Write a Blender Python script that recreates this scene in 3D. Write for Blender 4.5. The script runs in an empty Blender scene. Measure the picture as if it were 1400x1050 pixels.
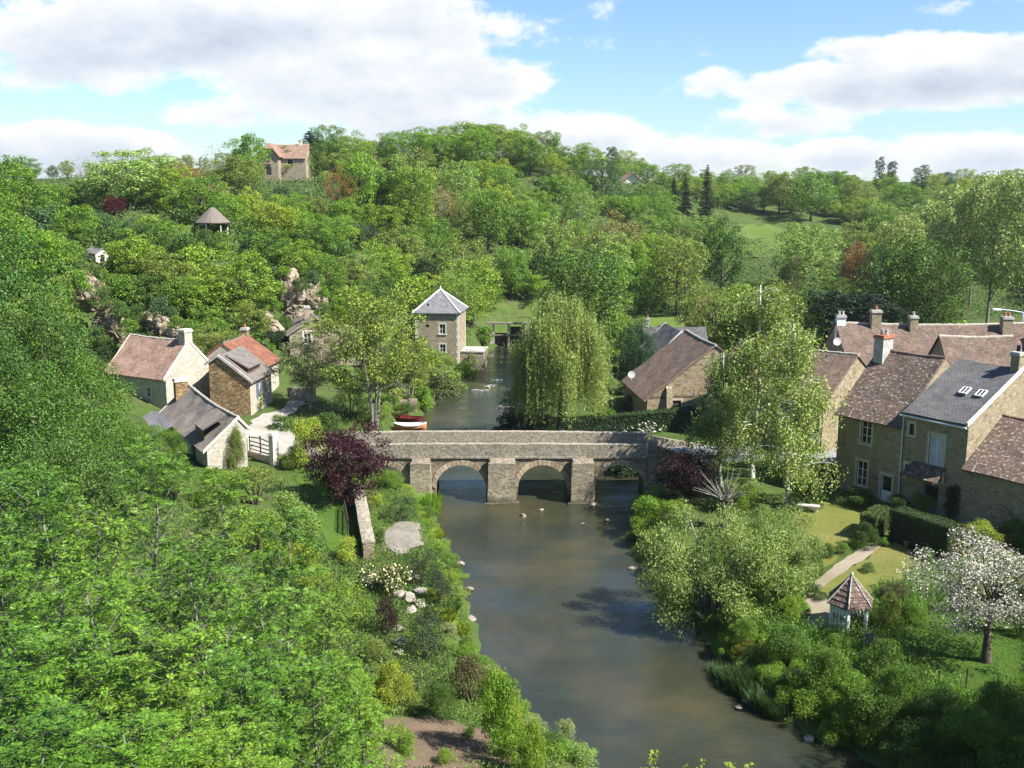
import bpy, bmesh, math, random
import numpy as np
from mathutils import Vector, Matrix
R = math.radians
rnd = random.Random(11)
rng = np.random.default_rng(11)
S = bpy.context.scene
COL = S.collection
PI = math.pi

# ------------------------------------------------------------------ camera model (used to read ground positions off the photograph)
CAM_H, FPX, TH = 23.0, 1400.0, math.atan((525 - 260) / 1400)
def ray(px, py):
    x = (px - 700) / FPX; v = (py - 525) / FPX
    return x, math.cos(TH) - v * math.sin(TH), -math.sin(TH) - v * math.cos(TH)
def at_z(px, py, z):
    x, y, dz = ray(px, py); t = (z - CAM_H) / dz
    return x * t, y * t
def at_y(px, py, Y):
    x, y, dz = ray(px, py); t = Y / y
    return x * t, Y, CAM_H + dz * t
def proj(x, y, z):
    z -= CAM_H
    fw = y * math.cos(TH) - z * math.sin(TH); up = y * math.sin(TH) + z * math.cos(TH)
    if fw < 0.1: return (-9999, -9999)
    return 700 + FPX * x / fw, 525 - FPX * up / fw

# ------------------------------------------------------------------ object helpers
def tag(o, label=None, cat=None, group=None, kind=None):
    if label: o['label'] = label
    if cat: o['category'] = cat
    if group: o['group'] = group
    if kind: o['kind'] = kind
    return o
def link(name, me, parent=None):
    o = bpy.data.objects.new(name, me); COL.objects.link(o)
    if parent is not None: o.parent = parent
    return o
def empty(name, loc=(0, 0, 0), rz=0.0):
    o = bpy.data.objects.new(name, None); COL.objects.link(o)
    o.location = loc; o.rotation_euler = (0, 0, rz); o.empty_display_size = 0.2
    return o
class MB:
    def __init__(s): s.v = []; s.f = []; s.uv = []
    def quad(s, *ps, uv=None):
        i = len(s.v); s.v += [tuple(p) for p in ps]; s.f.append(tuple(range(i, i + len(ps))))
        s.uv += list(uv) if uv else [(0, 0)] * len(ps)
    def hexa(s, b, t):
        i = len(s.v); s.v += [tuple(p) for p in b] + [tuple(p) for p in t]
        for f in ((3, 2, 1, 0), (4, 5, 6, 7), (0, 1, 5, 4), (1, 2, 6, 5), (2, 3, 7, 6), (3, 0, 4, 7)):
            s.f.append(tuple(i + k for k in f)); s.uv += [(0, 0)] * 4
    def box(s, x0, y0, z0, x1, y1, z1, j=0.0):
        q = lambda a: a + (rnd.uniform(-j, j) if j else 0)
        b = [(q(x0), q(y0), q(z0)), (q(x1), q(y0), q(z0)), (q(x1), q(y1), q(z0)), (q(x0), q(y1), q(z0))]
        t = [(q(x0), q(y0), q(z1)), (q(x1), q(y0), q(z1)), (q(x1), q(y1), q(z1)), (q(x0), q(y1), q(z1))]
        s.hexa(b, t)
    def obox(s, O, u, n, s0, s1, d0, d1, z0, z1):
        P = lambda a, d, z: (O[0] + u[0] * a + n[0] * d, O[1] + u[1] * a + n[1] * d, z)
        s.hexa([P(s0, d0, z0), P(s1, d0, z0), P(s1, d1, z0), P(s0, d1, z0)],
               [P(s0, d0, z1), P(s1, d0, z1), P(s1, d1, z1), P(s0, d1, z1)])
    def tube(s, pts, rad, n=6, cap=True):
        pts = [Vector(p) for p in pts]; i0 = len(s.v); k = len(pts)
        for a, p in enumerate(pts):
            d = (pts[min(a + 1, k - 1)] - pts[max(a - 1, 0)])
            if d.length < 1e-6: d = Vector((0, 0, 1))
            d.normalize()
            x = d.cross(Vector((0.31, 0.95, 0.05)))
            if x.length < 0.1: x = d.cross(Vector((1, 0, 0)))
            x.normalize(); y = d.cross(x)
            for b in range(n):
                w = 2 * PI * b / n
                s.v.append(tuple(p + (x * math.cos(w) + y * math.sin(w)) * rad[a]))
        for a in range(k - 1):
            for b in range(n):
                c = (b + 1) % n
                s.f.append((i0 + a * n + b, i0 + a * n + c, i0 + (a + 1) * n + c, i0 + (a + 1) * n + b)); s.uv += [(0, 0)] * 4
        if cap:
            s.f.append(tuple(i0 + (k - 1) * n + b for b in range(n))); s.uv += [(0, 0)] * n
    def bar(s, p, q, r, n=4): s.tube([p, q], [r, r], n)
    def mesh(s, name, mat, smooth=False):
        me = bpy.data.meshes.new(name); me.from_pydata(s.v, [], s.f)
        if any(u != (0, 0) for u in s.uv):
            l = me.uv_layers.new(name='UVMap'); l.data.foreach_set('uv', [c for u in s.uv for c in u])
        if mat: me.materials.append(mat)
        if smooth: me.polygons.foreach_set('use_smooth', [True] * len(me.polygons))
        me.update(); return me
    def build(s, name, mat, parent=None, smooth=False):
        return link(name, s.mesh(name, mat, smooth), parent)
def quads_np(name, V, mat, mats2=None):
    n = len(V) // 4
    me = bpy.data.meshes.new(name)
    me.vertices.add(len(V)); me.vertices.foreach_set('co', np.ascontiguousarray(V, dtype=np.float32).ravel())
    me.loops.add(4 * n); me.loops.foreach_set('vertex_index', np.arange(4 * n, dtype=np.int32))
    me.polygons.add(n); me.polygons.foreach_set('loop_start', np.arange(0, 4 * n, 4, dtype=np.int32))
    me.materials.append(mat); me.update(calc_edges=True); return me

# ------------------------------------------------------------------ materials
class NT:
    def __init__(s, name):
        m = bpy.data.materials.new(name); m.use_nodes = True; s.m = m; s.t = m.node_tree; s.t.nodes.clear()
        s.out = s.n('ShaderNodeOutputMaterial')
    def n(s, ty, **kw):
        x = s.t.nodes.new(ty)
        for k, v in kw.items():
            if k.startswith('i_'):
                k = k[2:]; k = int(k) if k.isdigit() else k.replace('_', ' ')
                x.inputs[k].default_value = v
            else: setattr(x, k, v)
        return x
    def l(s, a, b): s.t.links.new(a, b)
    def math(s, op, a, b=None, clamp=False):
        x = s.n('ShaderNodeMath', operation=op, use_clamp=clamp)
        for i, q in enumerate((a, b)):
            if q is None: continue
            if isinstance(q, (int, float)): x.inputs[i].default_value = q
            else: s.l(q, x.inputs[i])
        return x.outputs[0]
    def mix(s, f, a, b, mode='MIX'):
        x = s.n('ShaderNodeMix', data_type='RGBA', blend_type=mode, clamp_factor=True)
        for sock, q in ((x.inputs[0], f), (x.inputs[6], a), (x.inputs[7], b)):
            if isinstance(q, (int, float)): sock.default_value = q
            elif isinstance(q, tuple): sock.default_value = (*q[:3], 1)
            else: s.l(q, sock)
        return x.outputs[2]
    def noise(s, vec, scale, detail=3.0, rough=0.55):
        x = s.n('ShaderNodeTexNoise', i_Scale=scale, i_Detail=detail, i_Roughness=rough)
        if vec is not None: s.l(vec, x.inputs['Vector'])
        return x.outputs['Fac']
    def ramp(s, f, *stops):
        x = s.n('ShaderNodeValToRGB'); e = x.color_ramp.elements
        while len(e) < len(stops): e.new(0.5)
        for k, (p, c) in enumerate(stops):
            e[k].position = p; e[k].color = (*c, 1) if len(c) == 3 else c
        s.l(f, x.inputs[0]); return x.outputs[0]
    def step(s, f, a, b):
        x = s.n('ShaderNodeMapRange', interpolation_type='SMOOTHSTEP'); x.inputs[1].default_value = a; x.inputs[2].default_value = b
        s.l(f, x.inputs[0]); return x.outputs[0]
    def obj(s, sc=None):
        c = s.n('ShaderNodeTexCoord').outputs['Object']
        if sc:
            m = s.n('ShaderNodeMapping'); m.inputs['Scale'].default_value = sc; s.l(c, m.inputs['Vector']); c = m.outputs[0]
        return c
    def bump(s, h, strength, dist):
        x = s.n('ShaderNodeBump', i_Strength=strength, i_Distance=dist); s.l(h, x.inputs['Height']); return x.outputs[0]
    def done(s, col, rough=0.85, bump=None, spec=0.3, metal=0.0):
        b = s.n('ShaderNodeBsdfPrincipled'); 
        for sock, q in ((b.inputs['Base Color'], col), (b.inputs['Roughness'], rough)):
            if isinstance(q, (int, float)): sock.default_value = q
            elif isinstance(q, tuple): sock.default_value = (*q[:3], 1)
            else: s.l(q, sock)
        b.inputs['Specular IOR Level'].default_value = spec; b.inputs['Metallic'].default_value = metal
        if bump is not None: s.l(bump, b.inputs['Normal'])
        s.l(b.outputs[0], s.out.inputs[0]); return s.m

def m_stone(name, stones, mortar, scale=3.2, stain=(0.08, 0.075, 0.055), stain_amt=0.45, zs=1.9, mort_w=0.05, tide=False):
    t = NT(name); c = t.obj((1, 1, zs))
    wob = t.n('ShaderNodeTexNoise', i_Scale=2.5); t.l(c, wob.inputs['Vector'])
    cc = t.n('ShaderNodeVectorMath', operation='MULTIPLY_ADD'); t.l(wob.outputs['Color'], cc.inputs[0]); cc.inputs[1].default_value = (.18,) * 3; t.l(c, cc.inputs[2])
    v = t.n('ShaderNodeTexVoronoi', i_Scale=scale); t.l(cc.outputs[0], v.inputs['Vector'])
    e = t.n('ShaderNodeTexVoronoi', feature='DISTANCE_TO_EDGE', i_Scale=scale); t.l(cc.outputs[0], e.inputs['Vector'])
    sep = t.n('ShaderNodeSeparateColor'); t.l(v.outputs['Color'], sep.inputs[0])
    k = len(stones); col = t.ramp(sep.outputs[0], *[(i / max(1, k - 1), s) for i, s in enumerate(stones)])
    fine = t.noise(t.obj(), 9, 4); col = t.mix(0.5, col, t.ramp(fine, (0.3, (.55, .55, .55)), (0.7, (1.35, 1.33, 1.28))), 'MULTIPLY')
    edge = t.step(e.outputs['Distance'], 0.01, mort_w)
    col = t.mix(edge, mortar, col)
    big = t.noise(t.obj((1, 1, .55)), 0.55, 5, 0.65)
    col = t.mix(t.math('MULTIPLY', t.step(big, 0.48, 0.72), stain_amt), col, stain)
    if tide:      # damp, algae stained courses at the waterline
        sz = t.n('ShaderNodeSeparateXYZ'); t.l(t.obj(), sz.inputs[0]); lv = t.math('ADD', sz.outputs[2], t.math('MULTIPLY', t.math('SUBTRACT', big, .5), 1.6))
        col = t.mix(t.math('MULTIPLY', t.step(lv, .75, .15), .75), col, (.045, .05, .025)); col = t.mix(t.math('MULTIPLY', t.step(lv, 2.3, 3.1), .35), col, (.12, .11, .09))
    h = t.math('ADD', edge, t.math('MULTIPLY', fine, 0.7))
    return t.done(col, 0.9, t.bump(h, 0.7, 0.04), 0.15)

def m_roof(name, cols, lichen, lichen_amt=0.5, moss=(0.07, 0.08, 0.035), moss_amt=0.3, w=0.2, hgt=0.14, spec=0.15, sc=7.0):
    t = NT(name); uv = t.n('ShaderNodeTexCoord').outputs['UV']
    m = t.n('ShaderNodeMapping'); m.inputs['Scale'].default_value = (1 / w, 1 / hgt, 1); t.l(uv, m.inputs[0])
    br = t.n('ShaderNodeTexBrick', offset=0.5); t.l(m.outputs[0], br.inputs['Vector'])
    br.inputs['Color1'].default_value = (0, 0, 0, 1); br.inputs['Color2'].default_value = (1, 1, 1, 1); br.inputs['Mortar'].default_value = (0.2, 0.2, 0.2, 1)
    br.inputs['Scale'].default_value = 1; br.inputs['Mortar Size'].default_value = 0.06; br.inputs['Brick Width'].default_value = 1; br.inputs['Row Height'].default_value = 1
    sep = t.n('ShaderNodeSeparateColor'); t.l(br.outputs['Color'], sep.inputs[0])
    k = len(cols); col = t.ramp(sep.outputs[0], *[(i / max(1, k - 1), c) for i, c in enumerate(cols)])
    n1 = t.noise(uv, 1.1, 5, .65); col = t.mix(0.75, col, t.ramp(n1, (.28, (.5, .5, .52)), (.72, (1.45, 1.4, 1.32))), 'MULTIPLY')
    n2 = t.noise(uv, sc, 2, .6); n3 = t.noise(uv, .8, 3)
    col = t.mix(t.math('MULTIPLY', t.step(n3, .42, .68), moss_amt), col, moss)
    col = t.mix(t.math('MULTIPLY', t.step(n2, .56, .70), lichen_amt), col, lichen)
    n5 = t.noise(uv, sc * .42, 3, .6)
    col = t.mix(t.math('MULTIPLY', t.step(n5, .60, .70), lichen_amt * .6), col, tuple(min(1, q * .72) for q in lichen))
    col = t.mix(t.math('MULTIPLY', br.outputs['Fac'], .7), col, (.02, .018, .016))
    sx = t.n('ShaderNodeSeparateXYZ'); t.l(m.outputs[0], sx.inputs[0])
    saw = t.math('SUBTRACT', 1.0, t.math('FRACT', sx.outputs[1]))
    h = t.math('ADD', t.math('ADD', saw, t.math('MULTIPLY', sep.outputs[0], .5)), t.math('MULTIPLY', n2, .8))
    return t.done(col, 0.8, t.bump(h, 0.8, 0.035), spec)

def m_plain(name, col, rough=0.7, var=0.25, sc=3.0, metal=0.0, spec=0.3, bump=0.2):
    t = NT(name); f = t.noise(t.obj(), sc, 4, .6)
    c = t.mix(1.0, col, t.ramp(f, (.3, (1 - var,) * 3), (.7, (1 + var,) * 3)), 'MULTIPLY')
    return t.done(c, rough, t.bump(t.noise(t.obj(), sc * 6, 2), bump, .01), spec, metal)

def m_leaf(name, trans=0.36, rough=0.42, vary=0.55, tcol=(1.08, 1.15, 0.5)):
    t = NT(name); oi = t.n('ShaderNodeObjectInfo'); ge = t.n('ShaderNodeNewGeometry')
    r = ge.outputs['Random Per Island']
    br = t.ramp(r, (0, (1 - vary,) * 3), (1, (1 + vary * .7, 1 + vary * .7, 1 + vary * .5)))
    col = t.mix(1.0, oi.outputs['Color'], br, 'MULTIPLY')
    r2 = t.math('FRACT', t.math('MULTIPLY', r, 37.7))
    # uneven growth: broad fresh and older patches through a crown
    nz = t.noise(t.n('ShaderNodeTexCoord').outputs['Object'], 0.55, 2)
    col = t.mix(t.math('MULTIPLY', t.step(nz, .45, .65), .5), col, t.mix(1.0, col, (1.2, 1.1, .9), 'MULTIPLY'))
    col = t.mix(t.math('MULTIPLY', t.step(r2, .82, 1.0), .5), col, t.mix(1.0, col, (1.3, 1.05, .8), 'MULTIPLY'))
    b = t.n('ShaderNodeBsdfPrincipled'); t.l(col, b.inputs['Base Color']); b.inputs['Roughness'].default_value = rough; b.inputs['Specular IOR Level'].default_value = 0.28
    tr = t.n('ShaderNodeBsdfTranslucent'); t.l(t.mix(1.0, col, tcol, 'MULTIPLY'), tr.inputs['Color'])
    mx = t.n('ShaderNodeMixShader'); mx.inputs[0].default_value = trans
    t.l(b.outputs[0], mx.inputs[1]); t.l(tr.outputs[0], mx.inputs[2]); t.l(mx.outputs[0], t.out.inputs[0])
    return t.m

M = {}
M['leaf'] = m_leaf('leaf', .3, .55)
M['ash_leaf'] = m_leaf('ash_leaf', .2, .5, .7)
M['petal'] = m_leaf('petal', .3, .6, .22, (1, 1, 1))
M['bark'] = m_plain('bark', (.085, .068, .05), .95, .5, 5, bump=.6)
M['bark_grey'] = m_plain('bark_grey', (.2, .185, .15), .95, .45, 5, bump=.5)
def birch_bark():
    t = NT('birch_bark'); c = t.obj((1, 1, 3)); n = t.noise(c, 2.2, 3)
    col = t.mix(t.step(n, .56, .62), (.55, .53, .48), (.05, .045, .04)); return t.done(col, .8)
M['birch'] = birch_bark()
M['limestone'] = m_stone('rubble_ochre', [(.2, .14, .075), (.30, .235, .14), (.36, .30, .2), (.25, .19, .12), (.42, .36, .26)], (.36, .31, .22), 2.9, stain_amt=.35)
M['pale_stone'] = m_stone('rubble_pale', [(.35, .305, .23), (.45, .405, .325), (.51, .47, .39), (.39, .345, .27), (.55, .52, .45)], (.49, .45, .37), 3.2, stain_amt=.25)
M['brown_stone'] = m_stone('rubble_brown', [(.23, .18, .11), (.33, .27, .17), (.28, .23, .15), (.37, .31, .21), (.19, .15, .1)], (.33, .28, .19), 3.0, stain_amt=.3)
M['rust_stone'] = m_stone('rubble_rust', [(.23, .145, .07), (.34, .225, .11), (.40, .29, .16), (.2, .125, .065), (.33, .24, .145)], (.12, .08, .045), 2.4, stain_amt=.3, mort_w=.09)
M['mill_stone'] = m_stone('rubble_mill', [(.24, .19, .13), (.34, .28, .2), (.3, .24, .17), (.4, .34, .26)], (.36, .3, .22), 2.6, stain_amt=.25)
M['bridge_stone'] = m_stone('bridge_rubble', [(.18, .145, .095), (.30, .245, .16), (.24, .195, .13), (.38, .32, .22), (.15, .12, .085)], (.17, .14, .09), 3.6, stain=(.08, .07, .05), stain_amt=.45, tide=True)
M['pier_stone'] = m_stone('pier_rubble', [(.21, .175, .125), (.35, .295, .21), (.28, .235, .165), (.43, .37, .275), (.17, .145, .105)], (.15, .125, .085), 4.2, stain=(.13, .11, .08), stain_amt=.4, tide=True)
def parapet_mat():
    t = NT('parapet_lichen'); c = t.obj()
    a = t.noise(c, 5.5, 4, .7); b = t.noise(c, 14, 2, .6); d = t.noise(c, .5, 3)
    col = t.ramp(a, (.32, (.14, .115, .083)), (.5, (.27, .23, .172)), (.68, (.43, .385, .305)))
    col = t.mix(t.math('MULTIPLY', t.step(b, .55, .66), .75), col, (.46, .43, .37))
    col = t.mix(t.math('MULTIPLY', t.step(b, .45, .34), .5), col, (.06, .052, .042))
    col = t.mix(t.math('MULTIPLY', t.step(d, .45, .7), .4), col, (.13, .12, .08))
    return t.done(col, .95, t.bump(a, .6, .03), .1)
M['parapet'] = parapet_mat()
def island_mat(name, cols, rough=.9):
    t = NT(name); r = t.n('ShaderNodeNewGeometry').outputs['Random Per Island']; k = len(cols)
    col = t.ramp(r, *[(i / (k - 1), c) for i, c in enumerate(cols)])
    f = t.noise(t.obj(), 8, 4); col = t.mix(.6, col, t.ramp(f, (.3, (.6,) * 3), (.7, (1.3,) * 3)), 'MULTIPLY')
    return t.done(col, rough, t.bump(f, .5, .02), .15)
M['voussoir'] = island_mat('voussoir', [(.33, .24, .14), (.48, .39, .26), (.26, .2, .13), (.54, .46, .33), (.4, .32, .22)])
M['dressed'] = m_plain('dressed_stone', (.46, .41, .32), .9, .2, 4)
M['pale_dressed'] = m_plain('pale_dressed_stone', (.56, .52, .43), .9, .2, 4)
M['tile_brown'] = m_roof('tile_brown', [(.12, .08, .063), (.175, .118, .092), (.142, .096, .076), (.225, .16, .128)], (.36, .32, .26), .6)
M['tile_lichen'] = m_roof('tile_lichen', [(.09, .062, .05), (.132, .091, .075), (.168, .121, .099), (.108, .077, .063)], (.42, .385, .34), .95, moss=(.1, .095, .04), moss_amt=.35, sc=4.6)
M['tile_pink'] = m_roof('tile_pink', [(.27, .165, .125), (.33, .21, .165), (.24, .15, .12), (.37, .25, .2)], (.42, .36, .29), .5, moss_amt=.15)
M['tile_red'] = m_roof('tile_red', [(.235, .095, .062), (.27, .115, .075), (.21, .085, .055), (.29, .135, .09)], (.36, .26, .17), .15, moss_amt=.12)
M['tile_grey'] = m_roof('tile_grey', [(.15, .135, .125), (.21, .19, .175), (.18, .155, .14), (.24, .21, .185)], (.37, .34, .28), .55, moss=(.16, .12, .08), moss_amt=.4)
M['slate'] = m_roof('slate', [(.075, .077, .082), (.108, .108, .112), (.09, .09, .095), (.125, .122, .125)], (.2, .19, .165), .45, moss=(.14, .105, .06), moss_amt=.25, w=.25, hgt=.18, spec=.4, sc=5)
M['slate_light'] = m_roof('slate_light', [(.15, .15, .165), (.19, .19, .205), (.17, .168, .18), (.21, .205, .215)], (.3, .28, .25), .3, moss_amt=.1, w=.25, hgt=.18, spec=.4)
M['tile_tan'] = m_roof('tile_tan', [(.27, .165, .12), (.33, .215, .165), (.3, .19, .14)], (.5, .4, .3), .2, moss_amt=.05)
M['thatch'] = m_plain('thatch', (.16, .135, .11), .95, .4, 9, bump=.8)
M['ridge'] = m_plain('ridge_mortar', (.4, .36, .3), .9, .35, 5)
M['ridge_clay'] = m_plain('ridge_clay', (.2, .13, .1), .9, .4, 5)
M['zinc'] = m_plain('zinc', (.62, .63, .62), .5, .12, 3)
M['white'] = m_plain('white_paint', (.74, .74, .72), .55, .1, 3)
M['cream'] = m_plain('cream_render', (.62, .57, .47), .85, .15, 2)
M['greyblue'] = m_plain('grey_blue_paint', (.13, .15, .22), .5, .15, 3)
M['blue'] = m_plain('blue_paint', (.09, .2, .42), .5, .15, 3)
M['redpaint'] = m_plain('dark_red_paint', (.12, .022, .03), .5, .2, 3)
M['pinkpaint'] = m_plain('faded_pink_paint', (.4, .2, .2), .6, .2, 3)
M['wood'] = m_plain('weathered_wood', (.2, .17, .135), .85, .35, 6, bump=.5)
M['darkwood'] = m_plain('dark_wood', (.06, .045, .035), .8, .3, 6)
M['black'] = m_plain('black_iron', (.012, .012, .014), .45, .2, 5)
M['terracotta'] = m_plain('terracotta', (.34, .14, .075), .8, .2, 5)
M['cement'] = m_plain('pale_cement', (.4, .38, .34), .9, .3, 3)
M['glass'] = m_plain('window_glass', (.016, .019, .025), .08, .2, 2, spec=.5, bump=0.02)
M['curtain'] = m_plain('net_curtain', (.42, .44, .5), .5, .2, 4)
M['boat_red'] = m_plain('boat_red', (.16, .025, .02), .5, .2, 4)
M['boat_orange'] = m_plain('boat_varnish', (.5, .22, .1), .45, .25, 5)
def rock_mat():
    t = NT('cliff_rock'); c = t.obj(); a = t.noise(c, .9, 6, .65); b = t.noise(c, 3.5, 4)
    col = t.ramp(a, (.3, (.10, .08, .06)), (.46, (.235, .19, .13)), (.58, (.36, .305, .22)), (.72, (.16, .13, .09)))
    col = t.mix(t.math('MULTIPLY', t.step(b, .55, .7), .6), col, (.075, .07, .045))
    return t.done(col, .95, t.bump(t.math('ADD', a, t.math('MULTIPLY', b, .5)), .9, .15), .1)
M['rock'] = rock_mat()
M['pale_rock'] = m_plain('pale_rock', (.27, .24, .19), .9, .5, 2.5, bump=.9)

def m_ground(name, stops, sc=.6, sc2=4.0, stain=(.13, .1, .06), amt=.5, bumpd=.05):
    t = NT(name); c = t.obj(); a = t.noise(c, sc, 5, .6); b = t.noise(c, sc2, 4, .7); d = t.noise(c, sc * .37, 3)
    col = t.ramp(t.math('ADD', t.math('MULTIPLY', a, .55), t.math('MULTIPLY', b, .45)), *stops)
    col = t.mix(t.math('MULTIPLY', t.step(d, .5, .68), amt), col, stain)
    return t.done(col, .95, t.bump(b, .8, bumpd), .1)
M['terrain'] = m_ground('terrain_grass', [(.3, (.034, .058, .014)), (.5, (.06, .095, .022)), (.7, (.1, .13, .036))], stain=(.1, .085, .045), amt=.4)
M['lawn'] = m_ground('lawn_grass', [(.3, (.10, .115, .024)), (.5, (.135, .145, .034)), (.7, (.175, .17, .048))], .5, 5, (.21, .175, .075), .55, .02)
M['lawn_green'] = m_ground('lawn_green_grass', [(.3, (.036, .075, .012)), (.5, (.055, .105, .016)), (.7, (.08, .13, .022))], .5, 5, (.09, .1, .025), .5, .02)
M['meadow'] = m_ground('meadow_grass', [(.3, (.075, .12, .024)), (.5, (.095, .145, .028)), (.7, (.125, .165, .036))], .12, .9, (.17, .19, .06), .6, .05)
M['gravel'] = m_ground('pale_gravel', [(.3, (.24, .22, .185)), (.5, (.34, .315, .27)), (.7, (.42, .395, .345))], .8, 6, (.22, .19, .14), .45, .03)
M['soil'] = m_ground('bare_soil', [(.3, (.085, .06, .04)), (.5, (.14, .1, .07)), (.7, (.19, .14, .1))], .9, 7, (.09, .1, .035), .55, .05)
M['garden_gravel'] = m_ground('garden_gravel', [(.3, (.12, .105, .085)), (.5, (.21, .19, .155)), (.7, (.3, .275, .23))], 1.2, 9, (.1, .1, .06), .5, .04)
M['asphalt'] = m_ground('grey_asphalt', [(.3, (.19, .19, .19)), (.5, (.24, .24, .235)), (.7, (.29, .285, .28))], .6, 9, (.17, .165, .16), .3, .01)
M['path'] = m_ground('beaten_path', [(.3, (.2, .165, .115)), (.5, (.27, .225, .165)), (.7, (.33, .28, .21))], .8, 8, (.15, .15, .06), .35, .02)
def water_mat():
    t = NT('river_water'); c = t.obj()
    d = t.noise(c, .13, 4, .6); e = t.noise(t.obj((1, .5, 1)), .6, 4, .6)
    col = t.ramp(t.math('ADD', t.math('MULTIPLY', d, .88), t.math('MULTIPLY', e, .12)), (.34, (.021, .025, .017)), (.5, (.034, .037, .022)), (.64, (.058, .05, .026)))
    r1 = t.noise(t.obj((1, 1.8, 1)), 2.4, 3, .6); r2 = t.noise(t.obj((1, 2, 1)), 7, 2)
    fl = t.noise(t.obj((.5, 1, 1)), .3, 3)
    h = t.math('MULTIPLY', t.math('ADD', r1, t.math('MULTIPLY', r2, .45)), t.math('ADD', t.step(fl, .35, .65), .35))
    return t.done(col, .09, t.bump(h, .45, .10), .5)
M['water'] = water_mat()
M['foam'] = m_plain('foam', (.5, .51, .5), .8, .2, 6)
# ------------------------------------------------------------------ terrain: height control points in metres, river at z = 0
CTL = [(-3,36,.8),(-12,45,2.6),(-10,35,2.5),(-6,25,4),(-15,25,6),(-25,30,7),(-35,40,9),(-25,50,6),(-18,58,3.3),(-45,60,11),(-12,60,2.9),(-11,68,2.9),
 (-8.5,58,1.5),(-7,50,1.3),(0,20,8),(0,8,15.5),(10,20,7),(20,10,14),(-20,8,13.5),(20,25,4.5),(30,20,8),(40,30,6),(0,0,19),(0,-15,21),(-40,10,17),(-60,30,18),(40,0,19),(60,20,14),(-60,-10,20),(60,-10,20),
 (10,30,2.2),(16,38,1.8),(12,70,2.2),(18,60,2.3),(25,55,2.4),(35,50,2.6),(18,47,1.7),(28,40,2.0),(45,60,3),(24,75,2.8),(15,85,2.6),(30,80,2.8),(12,95,2),(25,100,3),(50,100,4),(60,130,4),(20,130,2),(20,160,1.5),(45,160,3),(90,150,5),(60,60,3.5),(80,100,5),
 (-20,72,3.5),(-18,80,3.8),(-20,92,4),(-25,75,3.5),(-30,85,4),(-14,100,2.6),(-16,115,3),(-13,128,2.3),(-8,150,2.6),(-11,88,2.0),(-32,92,4.5),(-22,105,4.4),
 (-30,106,6),(-37,97,7.5),(-42,107,13),(-32,116,13.5),(-22,127,12),(-14,145,8),(-43,147,17),(-30,150,16.5),(-60,120,17),(-70,150,19.5),(-60,190,22),(-20,190,20),(0,190,11),(12,200,8),
 (-57,250,25),(-20,280,30.5),(-5,300,33.2),(40,300,24.5),(-120,200,22),(-150,300,25),(60,350,23),(-100,350,28),(0,380,31),(100,420,24),(200,520,27),(-200,420,26),(-200,100,18),(-100,60,17),
 (0,168,2),(10,175,3),(-7,172,6),(20,185,4),(30,200,5),(60,235,9.3),(68,285,13.5),(55,255,10.5),(80,240,9.5),(90,290,14.5),(45,262,13),(60,320,19),(100,250,9),(120,330,19),(160,220,9),(200,320,20),(300,300,24),(300,100,15),(150,120,8),(38,330,22),(-300,250,25),(-300,0,22),(300,0,20)]
CT = np.array(CTL, float)
def rbf_fit(P):
    d = np.linalg.norm(P[:, None, :2] - P[None, :, :2], axis=2); n = len(P)
    A = np.zeros((n + 3, n + 3)); A[:n, :n] = d - np.eye(n) * 2.0; A[:n, n] = 1; A[:n, n+1:] = P[:, :2]; A[n, :n] = 1; A[n+1:, :n] = P[:, :2].T
    return np.linalg.solve(A, np.concatenate([P[:, 2], [0, 0, 0]]))
W_ = rbf_fit(CT)
LB = [(4.6, 30.0), (3.6, 37.9), (0.8, 42.6), (-1.5, 48.6), (-2.6, 57.4), (-4.6, 66), (-5.9, 71.5), (-8.6, 76), (-11.3, 80), (-10.6, 88.3), (-11.6, 95), (-11.4, 101), (-9.3, 102.8), (-8.7, 108), (-8.2, 119.2), (-5.6, 131), (-3.4, 142.7), (-1.8, 154.5), (-2, 163), (3, 172), (14, 180), (30, 186)]
RB = [(33, 180), (17, 174), (7, 167), (3.5, 160), (2.6, 150), (1.6, 138), (2.2, 120), (0.6, 106), (0.6, 97), (2.2, 89), (5.4, 84), (10.6, 80.5), (10.6, 74.5), (8.6, 71.0), (7.6, 64), (8.0, 57.5), (9.9, 50), (10.6, 45.5), (11.8, 42.0), (14.6, 37.9), (19, 31)]
RIV = np.array(LB + RB, float)
def sd_poly(x, y, poly):
    x = np.asarray(x, float); y = np.asarray(y, float); d = np.full(x.shape, 1e9); ins = np.zeros(x.shape, bool); n = len(poly)
    for i in range(n):
        ax, ay = poly[i]; bx, by = poly[(i + 1) % n]
        ex, ey = bx - ax, by - ay
        t = np.clip(((x - ax) * ex + (y - ay) * ey) / (ex * ex + ey * ey + 1e-12), 0, 1)
        d = np.minimum(d, np.hypot(x - ax - t * ex, y - ay - t * ey))
        c = ((ay > y) != (by > y)) & (x < (bx - ax) * (y - ay) / (by - ay + 1e-12) + ax); ins ^= c
    return np.where(ins, -d, d)
def smooth(a, b, x): t = np.clip((x - a) / (b - a), 0, 1); return t * t * (3 - 2 * t)
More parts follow.
